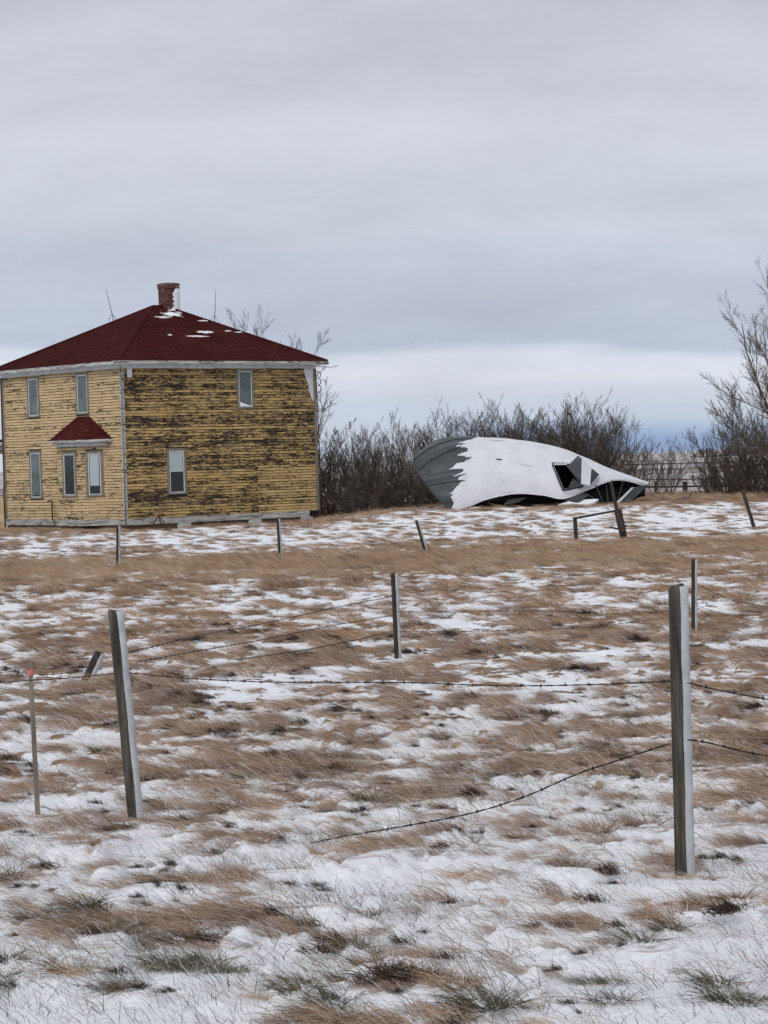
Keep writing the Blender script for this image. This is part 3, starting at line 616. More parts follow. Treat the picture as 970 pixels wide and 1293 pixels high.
        wv = window(T, c, ww, wz0, wz1, (.78, .02, 'blind') if st == 'b' else (.0, 0, 'curtain'), parent=bay if False else H)
        MB().obox(*wbox(T, -.02, Ln + .02, .022, .05, 3.42, 3.56)).build('frieze', M['white'], bay)
        MB().obox(*wbox(T, -.02, Ln + .02, .022, .06, .27, .515)).build('sill_beam', M['beam'], bay)
    ov = .32; e = [(-TK, 1.10 - ov - .15), (-TK - pr - ov, 1.83 - ov * .4), (-TK - pr - ov, 3.53 + ov * .4), (-TK, 4.26 + ov + .15)]; t = [(-TK - .02, 2.25, 4.62), (-TK - .02, 3.1, 4.62)]
    v = [(x, y, 3.70) for x, y in e] + t + [(x, y, 3.57) for x, y in e]
    br = MB().add(v, [(0, 1, 4), (1, 2, 5, 4), (2, 3, 5), (6, 7, 1, 0), (7, 8, 2, 1), (8, 9, 3, 2), (9, 8, 7, 6)]).build('bay_roof', M['shingle'], H)
    fb = MB()
    for i in range(3):
        T, Ln = facade(e[i] if i != 1 else e[2], e[i + 1] if i != 1 else e[1]); fb.obox(*wbox(T, 0, Ln, .003, .03, 3.575, 3.675))
    fb.build('fascia', M['trim'], br)
    # main roof
    o = .45; ze = 6.70; A, B, C, D_ = (-o, -o, ze), (HR + o, -o, ze), (HR + o, HL + o, ze), (-o, HL + o, ze); E, F = (4.66, 4.40, 9.2), (5.35, 4.40, 9.2)
    base = [A, B, C, D_, E, F]; low = [(p[0], p[1], ze - .03) for p in base[:4]]
    rf = MB().add(base + low, [(0, 1, 5, 4), (1, 2, 5), (2, 3, 4, 5), (3, 0, 4), (6, 7, 1, 0), (7, 8, 2, 1), (8, 9, 3, 2), (9, 6, 0, 3), (9, 8, 7, 6)]).build('roof', M['shingle'], H)
    sh = MB()
    def shingle_face(e0, e1, t0, t1):
        e0, e1, t0, t1 = map(Vector, (e0, e1, t0, t1)); nrm = (e1 - e0).cross(t0 - e0).normalized(); H_ = (t0 - e0).length; slope = abs((t0 - e0).dot((nrm.cross((e1 - e0).normalized())))); rows = int(slope / .17)
        for j in range(rows):
            f0, f1 = j / rows, min(1, (j + 1.12) / rows); l0, r0, l1, r1 = e0.lerp(t0, f0), e1.lerp(t1, f0), e0.lerp(t0, f1), e1.lerp(t1, f1)
            Lw = (r0 - l0).length; n = max(1, int(Lw / .30)); off = (j % 2) * .5
            for i in range(-1, n + 1):
                a, b = max(0, (i + off) / n), min(1, (i + 1 + off) / n)
                if b - a < .01: continue
                if rs.random() < .012: continue
                g = .12 / max(n, 1); a2, b2 = a + g * .5, b - g * .5; lift = nrm * (.016 + rs.uniform(0, .008)); up = nrm * .006
                p0, p1, p2, p3 = l0.lerp(r0, a2) + lift, l0.lerp(r0, b2) + lift, l1.lerp(r1, b2) + up, l1.lerp(r1, a2) + up; q0, q1 = l0.lerp(r0, a2), l0.lerp(r0, b2)
                sh.add([p0, p1, p2, p3, q0, q1], [(0, 1, 2, 3), (4, 5, 1, 0)])
    shingle_face(A, B, E, F); shingle_face(B, C, F, F); shingle_face(C, D_, F, E); shingle_face(D_, A, E, E)
    so = sh.build('shingles', M['shingle'], rf); so['kind'] = 'stuff'
    # hip caps
    hc = MB()
    for p, q in ((A, E), (B, F), (C, F), (D_, E)): hc.tube([Vector(p) + Vector((0, 0, .03)), Vector(q) + Vector((0, 0, .03))], .045, 6)
    hc.tube([Vector(E) + Vector((0, 0, .03)), Vector(F) + Vector((0, 0, .03))], .05, 6); hc.build('hip_cap', M['shingle'], rf)
    # fascia and soffit
    fa = MB(); 
    fa.box((-o - .02, -o - .025, ze - .13), (HR + o + .02, -o - .001, ze - .005)); fa.box((-o - .025, -o, ze - .13), (-o - .001, HL + o, ze - .005)); fa.box((HR + o + .001, -o, ze - .13), (HR + o + .02, HL + o, ze - .005)); fa.box((-o, HL + o + .001, ze - .13), (HR + o, HL + o + .02, ze - .005))
    fa.build('fascia', M['trim'], rf); MB().box((-o, -o, ze - .06), (HR + o, HL + o, ze - .035)).build('soffit', M['trim'], rf)
    # snow patches on the right hand slope
    na = Vector((0, -(9.2 - ze), 4.48 + o)).normalized()
    def patch(a, up, w, h, seed):
        rr = random.Random(seed); n = 26; v = []; fr = (up) / 1.0
        sl = Vector((0, 4.48 + o, 9.2 - ze)).normalized(); c = Vector((a, -o, ze)) + sl * up
        ring = []
        for i in range(n):
            th = 2 * math.pi * i / n; k = rr.uniform(.55, 1.15); ring.append(c + Vector((1, 0, 0)) * math.cos(th) * w * k + sl * math.sin(th) * h * k + na * .034)
        v = [c + na * .075] + [c.lerp(p, .6) + na * .03 for p in ring] + ring; f = []
        for i in range(n): j = (i + 1) % n; f += [(0, 1 + i, 1 + j), (1 + i, 1 + n + i, 1 + n + j, 1 + j)]
        MB().add(v, f).build('snow_patch', M['snow'], rf, True)
    for q in ((5.15, 4.70, .68, .34, 1), (5.45, 5.15, .34, .14, 2), (4.5, 4.35, .55, .12, 3), (6.35, 4.05, .42, .06, 4), (5.6, 2.85, .5, .13, 5), (4.9, 2.4, .62, .07, 6), (7.6, 2.9, .55, .05, 7), (3.6, 2.5, .12, .07, 8), (8.3, 3.3, .05, .04, 9), (6.9, 3.0, .2, .05, 11), (5.6, 4.9, .3, .06, 12)): patch(*q)
    # chimney of separate bricks
    ch = empty('chimney', (0, 0, 0)); ch.parent = rf
    cx, cy, w = 5.52, 4.44, .60; bk = MB(); z = 8.7; j = 0
    while z < 10.13:
        k = .03 if z > 9.95 else 0
        for (sx, sy, ax) in ((-1, 0, 1), (1, 0, 1), (0, -1, 0), (0, 1, 0)):
            n = 3; ww = w + 2 * k; bl = ww / n
            for i in range(-1, n):
                a0 = max(-ww / 2, -ww / 2 + (i + (j % 2) * .5) * bl); a1 = min(ww / 2, -ww / 2 + (i + 1 + (j % 2) * .5) * bl)
                if a1 - a0 < .04: continue
                pr_ = rs.uniform(0, .008)
                if ax: x0 = cx + sx * (ww / 2) ; bk.box((min(x0, x0 + sx * (.02 + pr_)) - (.0), cy + a0 + .006, z), (max(x0, x0 + sx * (.02 + pr_)), cy + a1 - .006, z + .063))
                else: y0 = cy + sy * (ww / 2); bk.box((cx + a0 + .006, min(y0, y0 + sy * (.02 + pr_)), z), (cx + a1 - .006, max(y0, y0 + sy * (.02 + pr_)), z + .063))
        z += .075; j += 1
    bk.build('bricks', M['brick'], ch)['kind'] = 'stuff'
    MB().box((cx - w / 2, cy - w / 2, 8.6), (cx + w / 2, cy + w / 2, 10.12)).build('mortar', M['concrete'], ch)
    MB().box((cx - .24, cy - .24, 10.121), (cx + .26, cy + .24, 10.22)).build('cap', M['block'], ch)
    # wind-packed snow on the right part of the near face, and the right face
    sv = []; n = 12
    for i in range(n + 1):
        z = 8.95 + 1.16 * i / n; a0 = cx + .02 + .05 * math.sin(i * 2.9) + .04 * rs.uniform(-1, 1) + (.10 if i > 9 else 0) - (.10 if i < 3 else 0); sv += [(a0, cy - w / 2 - .026, z), (a0 + .06, cy - w / 2 - .045, z), (cx + w / 2 + .03, cy - w / 2 - .05, z), (cx + w / 2 + .05, cy - w / 2 - .02, z), (cx + w / 2 + .05, cy + w / 2, z)]
    MB().add(sv, [(5 * i + k, 5 * i + k + 1, 5 * i + k + 6, 5 * i + k + 5) for i in range(n) for k in range(4)] + [tuple(5 * n + k for k in range(5))]).build('snow_crust', M['snow'], ch, True)
    # lightning rods on the hips
    for hp, q, lean, lab in ((Vector(D_), .765, (-.30, .1), 'thin leaning rod on the left hip'), (Vector(B), .70, (.08, 0), 'thin upright rod on the right hip')):
        top = Vector(E if q > .7 else F); p = hp.lerp(top, q); t = p + Vector((lean[0] * .76 , -lean[0] * .65, 1.38))
        r_ = MB().tube([p, p.lerp(t, .5) + Vector((.01, 0, 0)), t], [.018, .014, .008], 5)
        r_.tube([p + Vector((.28, 0, -.02)), p.lerp(t, .25)], .009, 4); r_.tube([p + Vector((-.2, .15, .06)), p.lerp(t, .25)], .009, 4); r_.build('lightning_rod', M['iron'], rf, label=lab)
    # service wires at right eave, pipe and vent at the left wall
    sw = MB(); 
    for k in range(3): sw.tube([(HR + .12, -TK - .02 - .05 * k, 6.3 - .3 * k), (HR + .3, -TK - .05, 6.25 - .3 * k), (HR + .32, -TK, 6.1 - .3 * k), (HR + .16, -TK, 6.0 - .3 * k)], .02, 4)
    sw.tube([(HR + .05, -TK - .03, 6.4), (HR + .1, -TK - .05, 3), (HR + .06, -TK - .03, .4)], .025, 5); sw.tube([(HR + .02, -TK, 6.52), (HR + .5, -.6, 6.45), (HR + .62, -.9, 6.5)], .012, 4)
    sw.build('service_bracket', M['rust'], H)
    pp = MB().tube([(-.3, 5.2, 1.25), (-.3, 4.9, 1.27), (-.3, 4.88, 1.2), (-.3, 4.88, .45)], .03, 6); pp.build('pipe', M['rust'], H)
    # porch on the left, seen past the corner
    pb = MB(); pz = 3.25
    for i in range(12): pb.box((.35, HL + .1, .1 + i * .115), (.378 + .006 * (i % 2), HL + 3.2, .1 + i * .115 + .108))
    pb.build('porch_wall', M['side_l'], H, label='low clapboard wall of the side porch')
    v = [(.05, HL + .03, pz + .55), (.05, HL + 3.4, pz + .15), (HR * .6, HL + 3.4, pz + .15), (HR * .6, HL + .03, pz + .55)]; v += [(x, y, z - .12) for x, y, z in v]
    prf = MB().add(v, [(3, 2, 1, 0), (4, 5, 6, 7), (0, 1, 5, 4), (1, 2, 6, 5), (2, 3, 7, 6), (3, 0, 4, 7)]).build('porch_roof', M['trim'], H)
    vs = [(x, y, z + .125) for x, y, z in v[:4]]; MB().add(vs + [(x, y, z + .08) for x, y, z in vs], [(7, 6, 5, 4), (0, 1, 5, 4), (1, 2, 6, 5), (2, 3, 7, 6), (3, 0, 4, 7)]).build('snow_cover', M['snow'], prf)
    MB().box((.2, HL + 3.1, .1), (.34, HL + 3.24, pz + .05)).build('porch_post', M['trim'], H)
house()

# rusty frame leaning on the foundation
c = foot(190, 670); b = MB()
c = Vector((HOUSE[0] + .1 + 1.15 * math.cos(TH) + .35 * math.sin(TH), HOUSE[1] + 1.15 * math.sin(TH) - .45 * math.cos(TH), 0)); c.z = gz1(c.x, c.y)
for q in ((-.42, 0), (.42, .05), (.1, .35)): b.tube([c + Vector((q[0], q[1], -.03)), c + Vector((0, .15, .58))], .024, 5)
b.tube([c + Vector((-.3, .04, .18)), c + Vector((.3, .07, .18))], .018, 5)
tag(b.build('iron_tripod', M['rust']), 'rusty iron tripod frame leaning at the foot of the right hand wall', 'scrap metal')

# ------------------------------------------------------------------ wrecked steel building
def wreck():
    us = [0, .12, .25, .40, .55, .68, .78, .88, 1]
    Tp = [(527, 573, 97.2), (548, 556, 98.0), (578, 550.5, 98.6), (620, 553, 98.8), (665, 558.5, 98.8), (705, 567.5, 98.6), (738, 580, 98.2), (775, 596, 97.6), (819, 611, 96.9)]
    Fp = [(569, 646, 95.6), (592, 640, 95.5), (615, 631, 95.4), (650, 624, 95.5), (685, 625.5, 95.5), (712, 630, 95.3), (738, 620, 95.6), (776, 606, 96.3), (817, 612.5, 96.8)]
    Tw = np.array([P(*p) for p in Tp]); Fw = np.array([P(*p) for p in Fp])
    root = empty('collapsed_shed', (2.5, 98, gz1(2.5, 98)), 0, 'collapsed grey sheet-metal shed lying crumpled and half buried in snow', 'shed wreck')
    loc = np.array(root.location)
    def cr(A, u):
        """smooth interpolation of rows of A over us"""
        u = np.clip(u, 0, 1); i = np.clip(np.searchsorted(us, u, side='right') - 1, 0, len(us) - 2); U = np.array(us)
        t = (u - U[i]) / (U[i + 1] - U[i]); p1, p2 = A[i], A[i + 1]; p0 = A[np.maximum(i - 1, 0)]; p3 = A[np.minimum(i + 2, len(us) - 1)]; t = t[..., None]
        h1 = (U[i + 1] - U[i])[..., None]; m1 = (p2 - p0) / (U[i + 1] - U[np.maximum(i - 1, 0)])[..., None] * h1; m2 = (p3 - p1) / (U[np.minimum(i + 2, len(us) - 1)] - U[i])[..., None] * h1
        return (2 * t ** 3 - 3 * t ** 2 + 1) * p1 + (t ** 3 - 2 * t ** 2 + t) * m1 + (-2 * t ** 3 + 3 * t ** 2) * p2 + (t ** 3 - t ** 2) * m2
    def surf(u, w):
        """w 0 front lower edge .. 1 crest .. 2 back lower edge"""
        u = np.asarray(u, float); w = np.asarray(w, float)
        T, F = cr(Tw, u), cr(Fw, u)
        wf = np.minimum(w, 1); a = wf * math.pi / 2
        kd = (1 - np.cos(a)); kh = np.sin(a); kx = wf
        # left end: the edge bows outward to the left
        bow = -.66 * np.sin(wf * math.pi) * np.exp(-(u / .16) ** 2)
        d = T - F
        x = F[..., 0] + d[..., 0] * kx + bow; y = F[..., 1] + d[..., 1] * kd; z = F[..., 2] + d[..., 2] * kh * (.96 + .04 * wf)
        wb = np.maximum(w - 1, 0); h = T[..., 2] - (CAMZ - 2.0)
        x = x + 1.6 * np.sin(wb * math.pi / 2) * np.exp(-(u / .3) ** 2); y = y + 3.2 * np.sin(wb * math.pi / 2) * (1 - .6 * u); z = z - (h + .1) * (1 - np.cos(wb * math.pi / 2)) * np.clip(h, 0, 1)
        # dents and creases of the crumpled sheet
        dn = .24 * (fbm(u * 4, w * 2.4, 3, 4) - .5) + .07 * np.exp(-((w - (.62 + .25 * u)) / .035) ** 2) * np.clip(1.2 - u * 2.6, 0, 1) + .05 * np.exp(-((w - (.36 - .3 * u)) / .03) ** 2) * np.clip(1.3 - u * 3.2, 0, 1) - .10 * np.exp(-((u - (.10 + .22 * (1 - w))) / .018) ** 2) * np.clip(1 - w * 1.1, 0, 1)
        edge = np.sin(np.clip(w, 0, 2) * math.pi / 2) ** .5
        return np.stack([x, y - dn * 1.2 * edge, z + dn * .6 * edge], -1) - loc
    hole_px = [(699, 588), (716, 588), (734, 614), (712, 618)]
    def to_px(p):
        q = CM.to_3x3().transposed() @ (Vector(p + loc) - Vector((0, 0, CAMZ))); return 485 + FPX * q.x / -q.z, 646.5 - FPX * q.y / -q.z
    def inside(x, y, poly):
        r = False; j = len(poly) - 1
        for i in range(len(poly)):
            if (poly[i][1] > y) != (poly[j][1] > y) and x < (poly[j][0] - poly[i][0]) * (y - poly[i][1]) / (poly[j][1] - poly[i][1]) + poly[i][0]: r = not r
            j = i
        return r
    nu, nw = 300, 180
    U, Wg = np.meshgrid(np.linspace(0, 1, nu), np.linspace(0, 2, nw), indexing='ij'); Pn = surf(U, Wg)
    gx = np.gradient(Pn, axis=0); gy = np.gradient(Pn, axis=1); nm = np.cross(gy, gx); nm /= np.linalg.norm(nm, axis=-1, keepdims=True) + 1e-9
    if nm[nu // 3, nw // 4, 2] < 0: nm = -nm
    hole = np.zeros((nu, nw), bool)
    for i in range(nu):
        if .6 < U[i, 0] < .85:
            for j in range(90):
                x, y = to_px(Pn[i, j]); hole[i, j] = inside(x, y, hole_px)
    def grid(mask, P3, name, m, par, thick=0):
        idx = -np.ones((nu, nw), int); v = []; f = []
        for i in range(nu - 1):
            for j in range(nw - 1):
                if mask[i, j] and mask[i + 1, j] and mask[i, j + 1] and mask[i + 1, j + 1]:
                    for a, b in ((i, j), (i + 1, j), (i + 1, j + 1), (i, j + 1)):
                        if idx[a, b] < 0: idx[a, b] = len(v); v.append(tuple(P3[a, b]))
                    f.append((idx[i, j], idx[i + 1, j], idx[i + 1, j + 1], idx[i, j + 1]))
        o = MB().add(v, f).build(name, m, par, True)
        if thick: md = o.modifiers.new('thick', 'SOLIDIFY'); md.thickness = thick; md.offset = -1
        return o
    grid(~hole, Pn, 'shell', M['metal'], root, .03)
    # packed snow: bounded at the left by a ragged line
    W1 = np.minimum(Wg, 1.25)
    bnd = np.interp(Wg, [0, .1, .35, .5, .65, .8, .9, 1, 1.6], [.0, .05, .16, .215, .225, .28, .33, .40, .42]) + .03 * (fbm(Wg * 9, U * 3, 8, 4) - .5) * 2
    streak = .15 * (fbm(Wg * 34, U * 9, 18, 4) - .5) * np.clip(Wg * 6, 0, 1)
    dist = U - bnd + streak; t = np.clip(dist / .07, 0, 1)
    th = (-.03 + .085 * t ** .6 + .03 * (fbm(U * 14, Wg * 5, 28, 3) - .5) * t)
    th = np.where(Wg > 1.5, -.03, th) * 1.0; th = th * 1.0 - .02 * (Wg < .02)
    bare = np.exp(-(((U - .372) / .020) ** 2 + ((Wg - .42) / .013) ** 2)) + 1.0 * np.exp(-(((U - .43) / .07) ** 2 + ((Wg - .80 - .25 * (U - .43)) / .022) ** 2)) + .9 * np.exp(-(((U - .50) / .12) ** 2 + ((Wg - .97) / .05) ** 2)) + .6 * np.exp(-(((U - .50) / .08) ** 2 + ((Wg - .36 + .3 * (U - .5)) / .012) ** 2))
    th = th - .12 * bare
    near_hole = np.zeros_like(hole); ii, jj = np.where(hole)
    for a, b in zip(ii, jj): near_hole[max(0, a - 2):a + 3, max(0, b - 2):b + 3] = True
    flap = [(716, 588), (731, 575), (756, 597), (744, 614), (734, 614)]
    Psn = Pn + nm * th[..., None]
    grid((dist > -.02) & (Wg < 1.6) & ~near_hole, Psn, 'snow_cover', M['greysnow'], root)
    # snow lip curling under the front edge so the layer has thickness
    lip = MB(); k0 = int(.2 * nu); n = 0; v = []
    for i in range(k0, nu):
        p = Vector(Psn[i, 1]); v += [p + Vector((0, 0, .02)), p + Vector((0, -.03, -.005 - .05 * vnoise(np.array([i * .21]), np.array([0.]), 5)[0])), p + Vector((0, .03, -.045))]
    lip.add(v, [q for i in range(nu - k0 - 1) for q in ((3 * i, 3 * i + 3, 3 * i + 4, 3 * i + 1), (3 * i + 1, 3 * i + 4, 3 * i + 5, 3 * i + 2))]).build('snow_lip', M['snow'], root, True)
    rim = [Vector(surf(np.array(-.0), np.array(w))) for w in np.linspace(0, 1.9, 40)]
    MB().tube(rim, .035, 6).build('rim', M['metal'], root, True)
    L_ = Vector(loc)
    def sheet(pts, name, m, t=.035):
        c = [P(*p) - L_ for p in pts]; n = len(c); nr = (c[1] - c[0]).cross(c[2] - c[0]).normalized()
        if nr.y > 0: nr = -nr
        v = c + [p - nr * t for p in c]
        return MB().add(v, [tuple(range(n)), tuple(range(2 * n - 1, n - 1, -1))] + [(i, i + n, (i + 1) % n + n, (i + 1) % n) for i in range(n)]).build(name, M[m], root)
    # torn panel beside the opening
    sheet([(716, 589, 95.4), (730, 575, 96.0), (735, 579, 95.7), (734, 609, 94.9)], 'torn_panel', 'metal')
    sheet([(735.2, 578, 95.7), (747, 591, 95.7), (745, 613, 95.0), (735, 610.5, 94.8)], 'torn_panel', 'greysnow', .06)
    sheet([(747, 591, 95.7), (757, 599, 95.9), (745.5, 612, 95.1)], 'torn_panel', 'metal')
    sheet([(718, 615, 95.6), (724, 603, 95.7), (734, 614.5, 95.2)], 'torn_panel', 'metal')
    # frame of the opening
    q = [(699, 588, 95.9), (716, 588, 95.9), (734, 614, 95.2), (712, 618.5, 95.2)]; fr = MB(); c = [P(*p) - L_ + Vector((0, -.08, .02)) for p in q]
    for i in (0, 1, 2, 3): fr.tube([c[i], c[(i + 1) % 4]], .03, 4)
    op = fr.build('opening', M['metal'], root); MB().tube([c[0] + Vector((0, -.03, .04)), c[1] + Vector((0, -.03, .04))], .028, 6).build('snow_ledge', M['snow'], op)
    sheet([(697, 586, 98.2), (722, 586, 98.2), (738, 622, 97.6), (706, 622, 97.6)], 'opening_shade', 'dark')  # near-black sheet puts the opening's inner shade into colour
    # crumpled lower sheets, cavity and the far right flap
    sheet([(572, 646, 96.2), (610, 634, 96.3), (690, 628, 96.5), (760, 612, 97.2), (815, 612, 97.3), (800, 634, 97.2), (700, 645, 96.8), (600, 650, 96.5)], 'cavity_shade', 'dark', .1)  # near-black sheet stands for the shade of the void below the front edge
    sheet([(819, 612, 96.7), (801, 615.5, 96.0), (782, 634, 95.3), (795, 634, 95.4)], 'bent_flap', 'metal')
    sheet([(801, 615.2, 95.95), (797.5, 615.5, 95.9), (778, 634.5, 95.2), (782.5, 634.5, 95.2)], 'flap_edge', 'block')
    sheet([(636, 637, 95.2), (642, 630.5, 95.6), (664, 628, 95.6), (655, 633, 95.3)], 'bent_strip', 'metal')
    sheet([(712, 633, 95.2), (735, 622, 95.4), (744, 624, 95.2), (730, 634, 95.0)], 'bent_strip', 'metal')
    sheet([(705, 637, 95.0), (726, 631, 95.2), (756, 630, 95.2), (745, 636, 94.9)], 'snowy_panel', 'snow', .12)
    sheet([(582, 645, 95.2), (597, 640, 95.3), (607, 640, 95.2), (600, 645, 95.0)], 'bent_strip', 'white')
    tb = MB(); 
    for a, b_, D in (((773, 606), (775, 634), 95.9), ((765, 608), (768, 632), 96.2), ((787, 607), (780, 633), 96.2), ((752, 612), (762, 635), 95.8), ((741, 624), (757, 634), 95.3)): tb.tube([P(*a, D) - L_, P(*b_, D - .1) - L_], .022, 4)
    tb.build('bent_ribs', M['metal'], root)
    # seams of the sheeting
    for w0, w1, u1 in ((.72, .86, .34), (.50, .66, .26), (.30, .22, .2)):
        pts = [Vector(surf(np.array(t_ * u1), np.array(w0 + (w1 - w0) * t_))) + Vector((0, -.02, .01)) for t_ in np.linspace(0, 1, 16)]
        MB().tube(pts, .022, 4).build('seam', M['metal'], root, True)
wreck()
# snow banked against the wreck
def drift(name, pts, h, w, label, seed):
    """elongated mound along a polyline on the ground"""
    n, m = 60, 14; v = []; rr = np.random.default_rng(seed)
    for i in range(n + 1):
        t = i / n * (len(pts) - 1); k = min(int(t), len(pts) - 2); c = Vector(pts[k]).lerp(Vector(pts[k + 1]), t - k); env = math.sin(math.pi * i / n) ** .5
        for j in range(m + 1):
            s = j / m * 2 - 1; y = c.y + s * w; hh = h * env * (math.cos(s * math.pi / 2) ** 1.3) * (.55 + .9 * float(fbm(np.array([c.x * 1.6]), np.array([y * 2.2]), seed, 3)[0]))
            v.append((c.x, y, gz1(c.x, y) - .03 + hh))
    f = [(i * (m + 1) + j, (i + 1) * (m + 1) + j, (i + 1) * (m + 1) + j + 1, i * (m + 1) + j + 1) for i in range(n) for j in range(m)]
    return tag(MB().add(v, f).build(name, M['snow'], None, True), label, None, None, 'structure')
drift('snow_bank', [(2.9, 94.0, 0), (6, 93.9, 0), (9.9, 94.2, 0)], .05, .7, None, 3)
drift('snow_drift', [(-8.5, 91.8, 0), (-5.5, 93.5, 0), (-3, 95.0, 0)], .10, .6, None, 4)

# ------------------------------------------------------------------ bushes and trees
def grow(mb, tw, p, d, L, r, rs, lvl, maxl, up=.25, wig=.18, side=(5, 8), spread=.6, ratio=.55, seg=.28, twig_r=.012):
    """one branch and everything it carries; thick wood goes to mb, thin to tw"""
    n = max(3, int(L / seg)); pts = [p.copy()]; rad = [r]; dirs = [d.copy()]; c = p.copy(); dd = d.copy()
    for i in range(n):
        dd = (dd + Vector((rs.gauss(0, wig), rs.gauss(0, wig), rs.gauss(0, wig) + up * .3))).normalized(); c = c + dd * (L / n); pts.append(c.copy()); dirs.append(dd.copy()); rad.append(max(r * (1 - .8 * (i + 1) / n), .005))
    (tw if r < twig_r else mb).tube(pts, rad, 5 if r > .04 else 3, cap=False)
    if lvl >= maxl: return
    for k in range(rs.randint(*side)):
        t = rs.uniform(.22, .97) if lvl else rs.uniform(.3, .97); i = min(int(t * n), n - 1); q = pts[i].lerp(pts[i + 1], t * n - i)
        ax = Vector((rs.gauss(0, 1), rs.gauss(0, 1), rs.gauss(0, .6))); ax = (ax - dirs[i] * ax.dot(dirs[i])).normalized()
        nd = (dirs[i] + ax * rs.uniform(.5, 1.2) * spread + Vector((0, 0, up * .4))).normalized()
        grow(mb, tw, q, nd, L * ratio * rs.uniform(.6, 1.15) * (1.1 - .5 * t), rad[i] * .6, rs, lvl + 1, maxl, up, wig, side, spread, ratio, seg, twig_r)
def bush_proto(seed, h, stems, base=.45, fan=.62, sides=(6, 9)):
    rs = random.Random(seed); a, b = MB(), MB()
    for i in range(stems):
        an = rs.uniform(0, 6.283); ro = base * math.sqrt(rs.random()); p = Vector((math.cos(an) * ro, math.sin(an) * ro, -.1)); ti = rs.random() ** .8 * fan
        d = Vector((math.cos(an) * math.sin(ti), math.sin(an) * math.sin(ti), math.cos(ti)))
        grow(a, b, p, d, h * rs.uniform(.45, 1.05), rs.uniform(.016, .032), rs, 0, 2, .22, .11, sides, .55, .40, .30, .014)
    root = empty('bare_bush'); a.build('branches', M['bark'], root); b.build('twigs', M['bark'], root); return root
bp = [bush_proto(1, 3.7, 36, .5, .72), bush_proto(2, 3.4, 42, .6, .85), bush_proto(3, 3.9, 30, .45, .6), bush_proto(4, 2.0, 46, .8, 1.05)]
LB = [
 (408, 103.5, 1, 1.0, 'tall bare bush hard against the right edge of the yellow house'), (432, 101.5, 0, .88, 'bare bush second from the house with pale snowy stems'),
 (458, 103.0, 2, .95, 'bare bush third from the house in the dark thicket'), (484, 101.8, 1, 1.0, 'bare bush in the middle of the thicket left of the wreck'),
 (512, 104.0, 0, .98, 'dark bare bush just left of the rounded metal end'), (538, 104.5, 2, .98, 'bare bush rising directly behind the left tip of the wreck'),
 (566, 105, 1, 1.1, 'bare bush above the dark metal end of the wreck'), (596, 105.5, 2, 1.12, 'bare bush behind the point where metal turns to snow'),
 (628, 105, 0, 1.12, 'bare bush behind the left part of the snow slope'), (658, 105.5, 2, 1.14, 'tall bare bush behind the middle of the snow slope'),
 (690, 105, 1, 1.10, 'bare bush behind the snow slope, left of the tallest one'), (722, 104.5, 2, 1.20, 'tallest bare bush behind the torn opening of the wreck'), (752, 104.8, 0, 1.12, 'bare bush behind the right slope of the wreck'),
 (794, 102, 2, .70, 'small bare bush standing just beyond the pointed tip of the wreck'), (836, 101.5, 0, .66, 'small lone bare bush in front of the rail fence'),
 (926, 103, 1, .92, 'broad dark bare bush left of the big tree at the right edge'), (945, 102, 0, 1.0, 'dark bare bush at the foot of the big tree'), (968, 101, 1, .92, 'dark bare bush cut by the right edge of the picture'), (985, 104, 2, 1.1, 'bare bush just beyond the right edge behind the big tree'),
 (610, 106.5, 1, 1.12, 'bare bush standing farther back above the ragged snow edge of the wreck'), (643, 106.8, 2, 1.06, 'slim bare bush farther back behind the middle of the wreck'), (675, 106.5, 1, 1.14, 'bushy bare shrub farther back, above the crest of the snow slope'), (707, 106.2, 0, 1.15, 'bare bush farther back, just left of the torn opening'), (738, 106.4, 1, 1.18, 'thick bare bush farther back, above the torn panel'), (768, 105.5, 2, .9, 'bare bush at the right end of the thicket above the sloping tip'),
 (3, 118, 3, .8, 'low snowy bush seen past the left end of the house'),
]
LOW = [(420, 100.8, 'low dark brush at the foot of the thicket, nearest the house'), (445, 100.5, 'low brush with snow flecks in front of the pale-stemmed bush'), (470, 100.6, 'low brush in front of the middle of the left thicket'), (495, 101, 'low brush left of the wreck, halfway to the thicket middle'),
 (520, 101.5, 'low brush right against the left side of the wreck'), (545, 103, 'low brush hidden behind the left tip of the wreck'), (912, 101.5, 'low brush at the left foot of the broad bush at right'), (925, 101, 'low brush below the middle of the broad bush at right'), (955, 100.5, 'low brush at the foot of the big tree at the right edge'),
 (505, 103, 'low brush filling the thicket deep behind the wreck left side'), (480, 103, 'low brush filling the back of the left thicket'), (455, 102, 'low brush deep in the thicket behind the snow-flecked brush')]
first = {}
rb = random.Random(5)
for px, D, k, s, lab in LB + [(px, D, 3, .85, 'L' + lb) for px, D, lb in LOW]:
    if k not in first: o = bp[k]; first[k] = 1
    else: o = copy_tree(bp[k])
    x = (px - 485) / FPX * D; o.location = (x, D, gz1(x, D)); o.rotation_euler = (0, 0, rb.uniform(0, 6.28)); s *= rb.uniform(.95, 1.02); o.scale = (s * 1.1, s * 1.1, s)
    if lab[0] != 'L': tag(o, lab, 'bush', 'bare bushes behind the house and wreck')
    else: tag(o, lab[1:], 'bush', 'low brush under the bushes'); o.name = 'low_brush'

